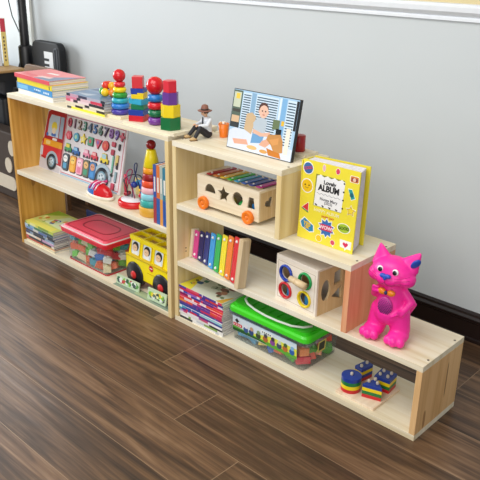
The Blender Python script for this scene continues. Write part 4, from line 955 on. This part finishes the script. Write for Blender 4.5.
for s_ in (-1, 1):
    parts += [('c', (.030 * s_, .006, .10), (.041 * s_, .004, .045), .038, .034), ('e', (.044 * s_, -.012, .026), (.034, .048, .026)), ('e', (.045 * s_, -.054, .021), (.016, .015, .019)), ('e', (.024 * s_, -.048, .020), (.014, .015, .018)), ('e', (.067 * s_, -.044, .020), (.014, .016, .018)),
              ]
    if s_ > 0:
        parts += [('c', (.036, .008, .188), (.066, .010, .152), .016, .015), ('c', (.066, .010, .152), (.050, -.016, .122), .014, .013), ('e', (.048, -.022, .118), (.014, .013, .013))]
        for f in range(3): parts += [('c', (.048 - .006 * f, -.030, .124 - .005 * f), (.040 - .006 * f, -.041, .117 - .005 * f), .0055, .0045)]
        parts += [('c', (.050, -.028, .126), (.042, -.040, .130), .0055, .0045)]
    else:
        parts += [('c', (-.036, .006, .188), (-.056, -.004, .158), .016, .014), ('c', (-.056, -.004, .158), (-.044, -.030, .182), .013, .012), ('e', (-.043, -.034, .188), (.013, .012, .013))]
        for f in range(3): parts += [('c', (-.050 + .008 * f, -.036, .194), (-.047 + .008 * f, -.043, .204), .0055, .0045)]
        parts += [('c', (-.034, -.038, .186), (-.025, -.046, .190), .0055, .0045)]
parts += [('c', (0, .045, .09), (.03, .075, .07), .014, .012), ('c', (.03, .075, .07), (.05, .08, .11), .012, .010)]
blob('body', cat, PK, parts, .0034, 3)
for s_ in (-1, 1):
    e = MB().m(M('F6F2F0', .25)).ell((.026 * s_, -.0500, .2760), (.0105, .005, .0108), rotx(-.15)); ey = e.build('eye', cat)
    MB().m(M('121014', .15)).ell((.025 * s_, -.0540, .2755), (.0075, .003, .0080), rotx(-.15)).build('pupil', ey)
for s_ in (-1, 1): MB().m(M('2450B8', .35)).ell((0, 0, 0), (.014, .006, .021), Matrix.Translation((.0735, -.010, .306) if s_ > 0 else (-.052, .012, .300)) @ Matrix.Rotation(.55 * s_, 4, 'Y') @ Matrix.Rotation(.75 * s_, 4, 'Z')).build('inner_ear', cat)
ns = blob('nose', cat, M('2A52C0', .3), [('e', (-.008, -.066, .262), (.012, .008, .008)), ('e', (.008, -.066, .262), (.012, .008, .008)), ('e', (0, -.067, .255), (.007, .007, .008))], .0016, 2)
mo = MB().m(M('B01468', .5)).tube([(0, -.0685, .248), (0, -.0690, .238)], .0010, 6)
mo.tube([(-.034, -.056, .236), (-.022, -.0632, .2305), (-.010, -.0672, .231), (0, -.0688, .238), (.010, -.0672, .231), (.022, -.0632, .2305), (.034, -.056, .236)], .0011, 6); mo.build('mouth', cat)
for s_ in (-1, 1):
    wh = MB().m(M('C8287A', .5))
    for zz, dz in ((.248, .004), (.240, -.004), (.256, .010)): wh.tube([(.030 * s_, -.0632, zz), (.052 * s_, -.049, zz + dz * .4), (.070 * s_, -.036, zz + dz)], .0007, 5)
    wh.build('whiskers', cat)
MB().m(M('F08A1E', .3)).ell((-.0155, -.0415, .192), (.0145, .009, .0115), Matrix.Rotation(.2, 4, 'Y')).ell((.0155, -.0415, .192), (.0145, .009, .0115), Matrix.Rotation(-.2, 4, 'Y')).build('bow_tie', cat)
MB().m(M('22306A', .35)).ell((0, -.047, .192), (.0055, .006, .008)).build('bow_knot', cat)
gr = MB().m(M('C0308E', .4)).ell((0, -.0405, .138), (.026, .010, .038), rotx(.05))
gr.m(M('5E1464', .5))
for i in range(-4, 5):
    for j in range(-6, 7):
        x = i * .0062 + (.0031 if j % 2 else 0); zz = j * .0058; k = (x / .024) ** 2 + (zz / .036) ** 2
        if k < .92: gr.ell((x, -.0405 - .010 * math.sqrt(max(0, 1 - (x / .026) ** 2 - (zz / .038) ** 2)), .138 + zz), (.0024, .0014, .0024), None, 7, 5)
gr.build('speaker_grille', cat)
for o_ in cat.children_recursive: o_.data.transform(Matrix.Diagonal((1.03, 1.03, .975, 1)))

# ------------------------------------------------------------------ geometric stacking board
gs = thing('geometric_stacker', 'small pegged board of blue-topped geometric shapes in the lowest bay', 'toy', (.948, .105, tk), .0)
ga = 0.02
MB().m(wood('toy_wood_rosy', 1, 'EBD8C0', 'E0C8AC', 'CDB092', seed=17, dens=1.5)).box(-.088, .076, -.085, .090, 0, .010, .001).build('base', gs)
CO = {'b': '1E3C98', 'g': '157A3C', 'y': 'F0D418', 'r': 'CC2028'}
KN = M('C9BFB0', .4)
def shape(poly, order, pegs, th=.0135):
    zz = .0102
    for c in order: MB().m(M(CO[c], .3)).t(Matrix.Translation((0, 0, zz))).prism(poly, 0, th, .0006).build('layer', gs); zz += th + .0002
    for x, y in pegs: MB().m(KN).lathe([(.005, 0), (.0058, .002), (.0058, .008), (.0045, .011), (.001, .0115)], 14, (x, y, zz)).build('peg', gs)
shape(circ(-.0545, -.038, .037, 32), 'rygb', [(-.0545, -.038)], .0145)
a = .18
def rot(pts, cx, cy, a): return [(cx + (x * math.cos(a) - y * math.sin(a)), cy + (x * math.sin(a) + y * math.cos(a))) for x, y in pts]
shape(rot([(-.018, -.030), (.018, -.030), (.018, .030), (-.018, .030)], -.064, .056, -.15), 'rbyb', [(-.0635, .038), (-.062, .072)])
shape(rot([(-.036, -.022), (.036, -.022), (.0, .036)], .030, -.020, .30), 'rgyb', [(.013, -.027), (.043, -.018), (.023, -.001)])
shape(rot([(-.031, -.031), (.031, -.031), (.031, .031), (-.031, .031)], .030, .057, .12), 'rgyb', [(.016, .041), (.046, .045), (.014, .069), (.044, .073)])

# ------------------------------------------------------------------ things behind the left shelf
tb = thing('side_table', 'wooden-topped table with dark frame at the far left', 'table', (-2.67, .30, 0.055))
MB().m(woodDesk).box(-.55, .56, -.32, .31, .722, .738, .004).build('tabletop', tb)
MB().m(M('1A1A1E', .5)).box(-.53, .54, -.30, .29, .665, .7215).build('apron', tb)
for x in (-.5, .5):
    for y in (-.27, .26): MB().m(M('1A1A1E', .5)).box(x - .02, x + .02, y - .02, y + .02, 0, .665).build('leg', tb)
o = MB().m(M('14151A', .5)).box(-.26, .26, -.12, .08, 0, .60, .03, 3); tag(o.build('black_bag'), 'black bulky bag in the dark space under the table', 'bag', None, (-2.50, .61, 0))
o = MB().m(M('4A4E56', .5)).box(-.05, .05, -.05, .05, 0, .11, .012, 3); tag(o.build('grey_bin'), 'dark grey plastic bin resting on the black bag', 'bin', None, (-2.34, .58, .601))
G = 'upright books on the table'
for (x, w, h_, spn, top_, lab, yy) in ((-2.30, .030, .30, 'E4CE7A', 'C82A44', 'tall upright book with red and yellow spine on the table', .555), (-2.328, .045, .29, 'D4DCE4', 'D4DCE4', 'pale upright book on the table, left of the red and yellow one', .506)):
    t = thing('book', lab, 'book', (x, yy, .7935), 1.05, G)
    b = MB().m(M(spn, .4)).box(0, .0015, .0015, .11, 0, h_).box(w - .0015, w, .0015, .11, 0, h_).box(0, w, 0, .0015, 0, h_ * .72).m(M(top_, .4)).box(0, w, 0, .0015, h_ * .72, h_)
    b.m(M('5A4A30', .5)).t(frameT((0, -.0002, 0), (1, 0, 0), (0, 0, 1)))
    for k in range(7): b.box(w * .35, w * .65, h_ * (.1 + .08 * k), h_ * (.145 + .08 * k), 0, .0005)
    b.build('cover', t); MB().m(PAGES).box(.0015, w - .0015, .0015, .107, .003, h_ - .003).build('pages', t)
ps = thing('floor_stand', 'tall black metal stand post in the far left corner', 'stand', (-2.262, .70, 0))
MB().m(M('101014', .4)).cyl(.030, .04, 1.75).build('post', ps)
MB().m(M('101014', .4)).cyl(.046, .62, .92, bev=.008).build('collar', ps)
for a in (.5, 3.6, 2.2): MB().m(M('101014', .4)).tube([(0, 0, .40), (.02 * math.cos(a), .02 * math.sin(a), .38), (.24 * math.cos(a) if a != 2.2 else -.2, (.24 if a > 3 else .03) * math.sin(a) if a != 2.2 else .03, .012)], .011).build('leg', ps)
MB().m(M('101014', .4)).tube([(-.02, 0, .90), (-.10, -.02, .72)], .006).build('strut', ps)
cbp = [(-2.50, .74, 1.30), (-2.49, .74, 1.18), (-2.455, .735, 1.09), (-2.40, .73, 1.03), (-2.33, .71, .985), (-2.286, .70, .97)]
tag(MB().m(M('16161A', .4)).tube(cbp, .004).build('power_cable'), 'thin black cable hanging down the wall to the stand post', 'cable')
kc_ = thing('keyboard_case', 'black rounded case with a piano-key emblem leaning at the wall', 'case', (-2.165, .72, 0))
cs = MB().m(M('0E1116', .6)).t(frameT((0, 0, 0), (1, 0, 0), (0, 0, 1))).prism(rrect(0, .325, 0, .965, .05, 6), -.02, .03, .008); cs.build('body', kc_)
MB().m(M('2E333C', .5)).t(frameT((0, 0, 0), (1, 0, 0), (0, 0, 1))).plate(rrect(.262, .30, .3, .935, .012), [rrect(.272, .290, .31, .925, .008)], .003, .03).build('pocket_edge', kc_)
em = MB().t(frameT((.01, -.0303, 0), (1, 0, 0), (0, 0, 1))).m(M('EEF0F2', .4)).box(.135, .235, .775, .905, 0, .0012).m(M('0E1116', .6)).box(.130, .190, .846, .862, .0012, .0024).box(.130, .190, .812, .828, .0012, .0024).box(.130, .19, .786, .796, .0012, .0024); em.build('key_emblem', kc_)
ch = thing('wooden_chair', 'brown wooden chair back showing behind the pile of thick books', 'chair', (-1.70, .46, -.008))
MB().m(woodDark).t(frameT((0, 0, 0), (1, 0, 0), (0, 0, 1))).prism(rrect(-.19, .19, .70, .872, .05, 6), -.02, 0, .003).build('backrest', ch)
MB().m(woodDark).box(-.19, .19, .0, .19, .43, .455, .004).build('seat', ch)
for x in (-.165, .165):
    MB().m(woodDark).box(x - .016, x + .016, .0, .028, 0, .43).build('leg', ch); MB().m(woodDark).box(x - .016, x + .016, .15, .178, 0, .43).build('leg', ch)
    MB().m(woodDark).box(x - .014, x + .014, .0, .02, .455, .70).build('back_post', ch)
for o_ in tb.children:
    if o_.name.startswith('leg'): o_.data.transform(Matrix.Translation((0, 0, -.055)))
pb = thing('paw_print_box', 'brown storage box with a cream paw print on its front', 'box', (-2.35, .34, 0))
MB().m(M('41332A', .7)).box(-.42, .50, 0, .11, 0, .44, .01).build('body', pb)
pw = MB().t(frameT((0, -.0005, 0), (1, 0, 0), (0, 0, 1))).m(M('DACDB8', .7))
pw.prism(rrect(.12, .45, .060, .150, .04, 5), 0, .006).prism(circ(.378, .225, .040, 20, .050), 0, .006).prism(circ(.435, .345, .036, 20, .050), 0, .006)
pw.build('paw_print', pb)

# ------------------------------------------------------------------ light
w = bpy.data.worlds.new('World'); S.world = w; w.use_nodes = True
bg = w.node_tree.nodes['Background']; bg.inputs[0].default_value = (.93, .97, 1, 1); bg.inputs[1].default_value = .5
def area(name, loc, target, sx, sy, e, col):
    l = bpy.data.lights.new(name, 'AREA'); l.shape = 'RECTANGLE'; l.size = sx; l.size_y = sy; l.energy = e; l.color = col
    o = bpy.data.objects.new(name, l); COL.objects.link(o); o.location = loc
    o.rotation_euler = (V(target) - V(loc)).to_track_quat('-Z', 'Y').to_euler(); return o
area('window_daylight', (-4.5, -1.05, 1.6), (0, -.9, .6), 3.0, 1.5, 190, (.90, .96, 1))
area('front_fill', (2.6, -4.0, 1.7), (.3, 0, .35), 3.2, 2.0, 85, (1, .985, .96))  # unseen fill light added behind the camera to brighten the shelf bays
area('side_window_daylight', (-3.225, WY + .09, 2.3), (-3.225, 0, 2.3), 1.25, 1.35, 48, (.86, .93, 1))
area('ceiling_lamp', (.2, -1.5, 2.75), (0, -.6, 0), 2.4, 1.6, 75, (1, .97, .92))

# ------------------------------------------------------------------ camera
C = V((2.08277143, -1.81956819, 1.50082548)); YAW, PIT, ROLL, F = -.75089089, .38528365, .02056, 701.87466
f = V((math.sin(YAW) * math.cos(PIT), math.cos(YAW) * math.cos(PIT), -math.sin(PIT))); r = V((math.cos(YAW), -math.sin(YAW), 0)); u = r.cross(f)
r2 = r * math.cos(ROLL) + u * math.sin(ROLL); u2 = u * math.cos(ROLL) - r * math.sin(ROLL)
cd = bpy.data.cameras.new('camera'); cd.sensor_width = 36; cd.lens = 36 * F / 480; cd.clip_start = .05
co = bpy.data.objects.new('camera', cd); COL.objects.link(co)
co.matrix_world = Matrix(((r2.x, u2.x, -f.x, C.x), (r2.y, u2.y, -f.y, C.y), (r2.z, u2.z, -f.z, C.z), (0, 0, 0, 1)))
S.camera = co
S.view_settings.view_transform = 'Standard'; S.view_settings.look = 'None'; S.view_settings.gamma = 1; S.view_settings.exposure = -0.26; S.view_settings.use_curve_mapping = False
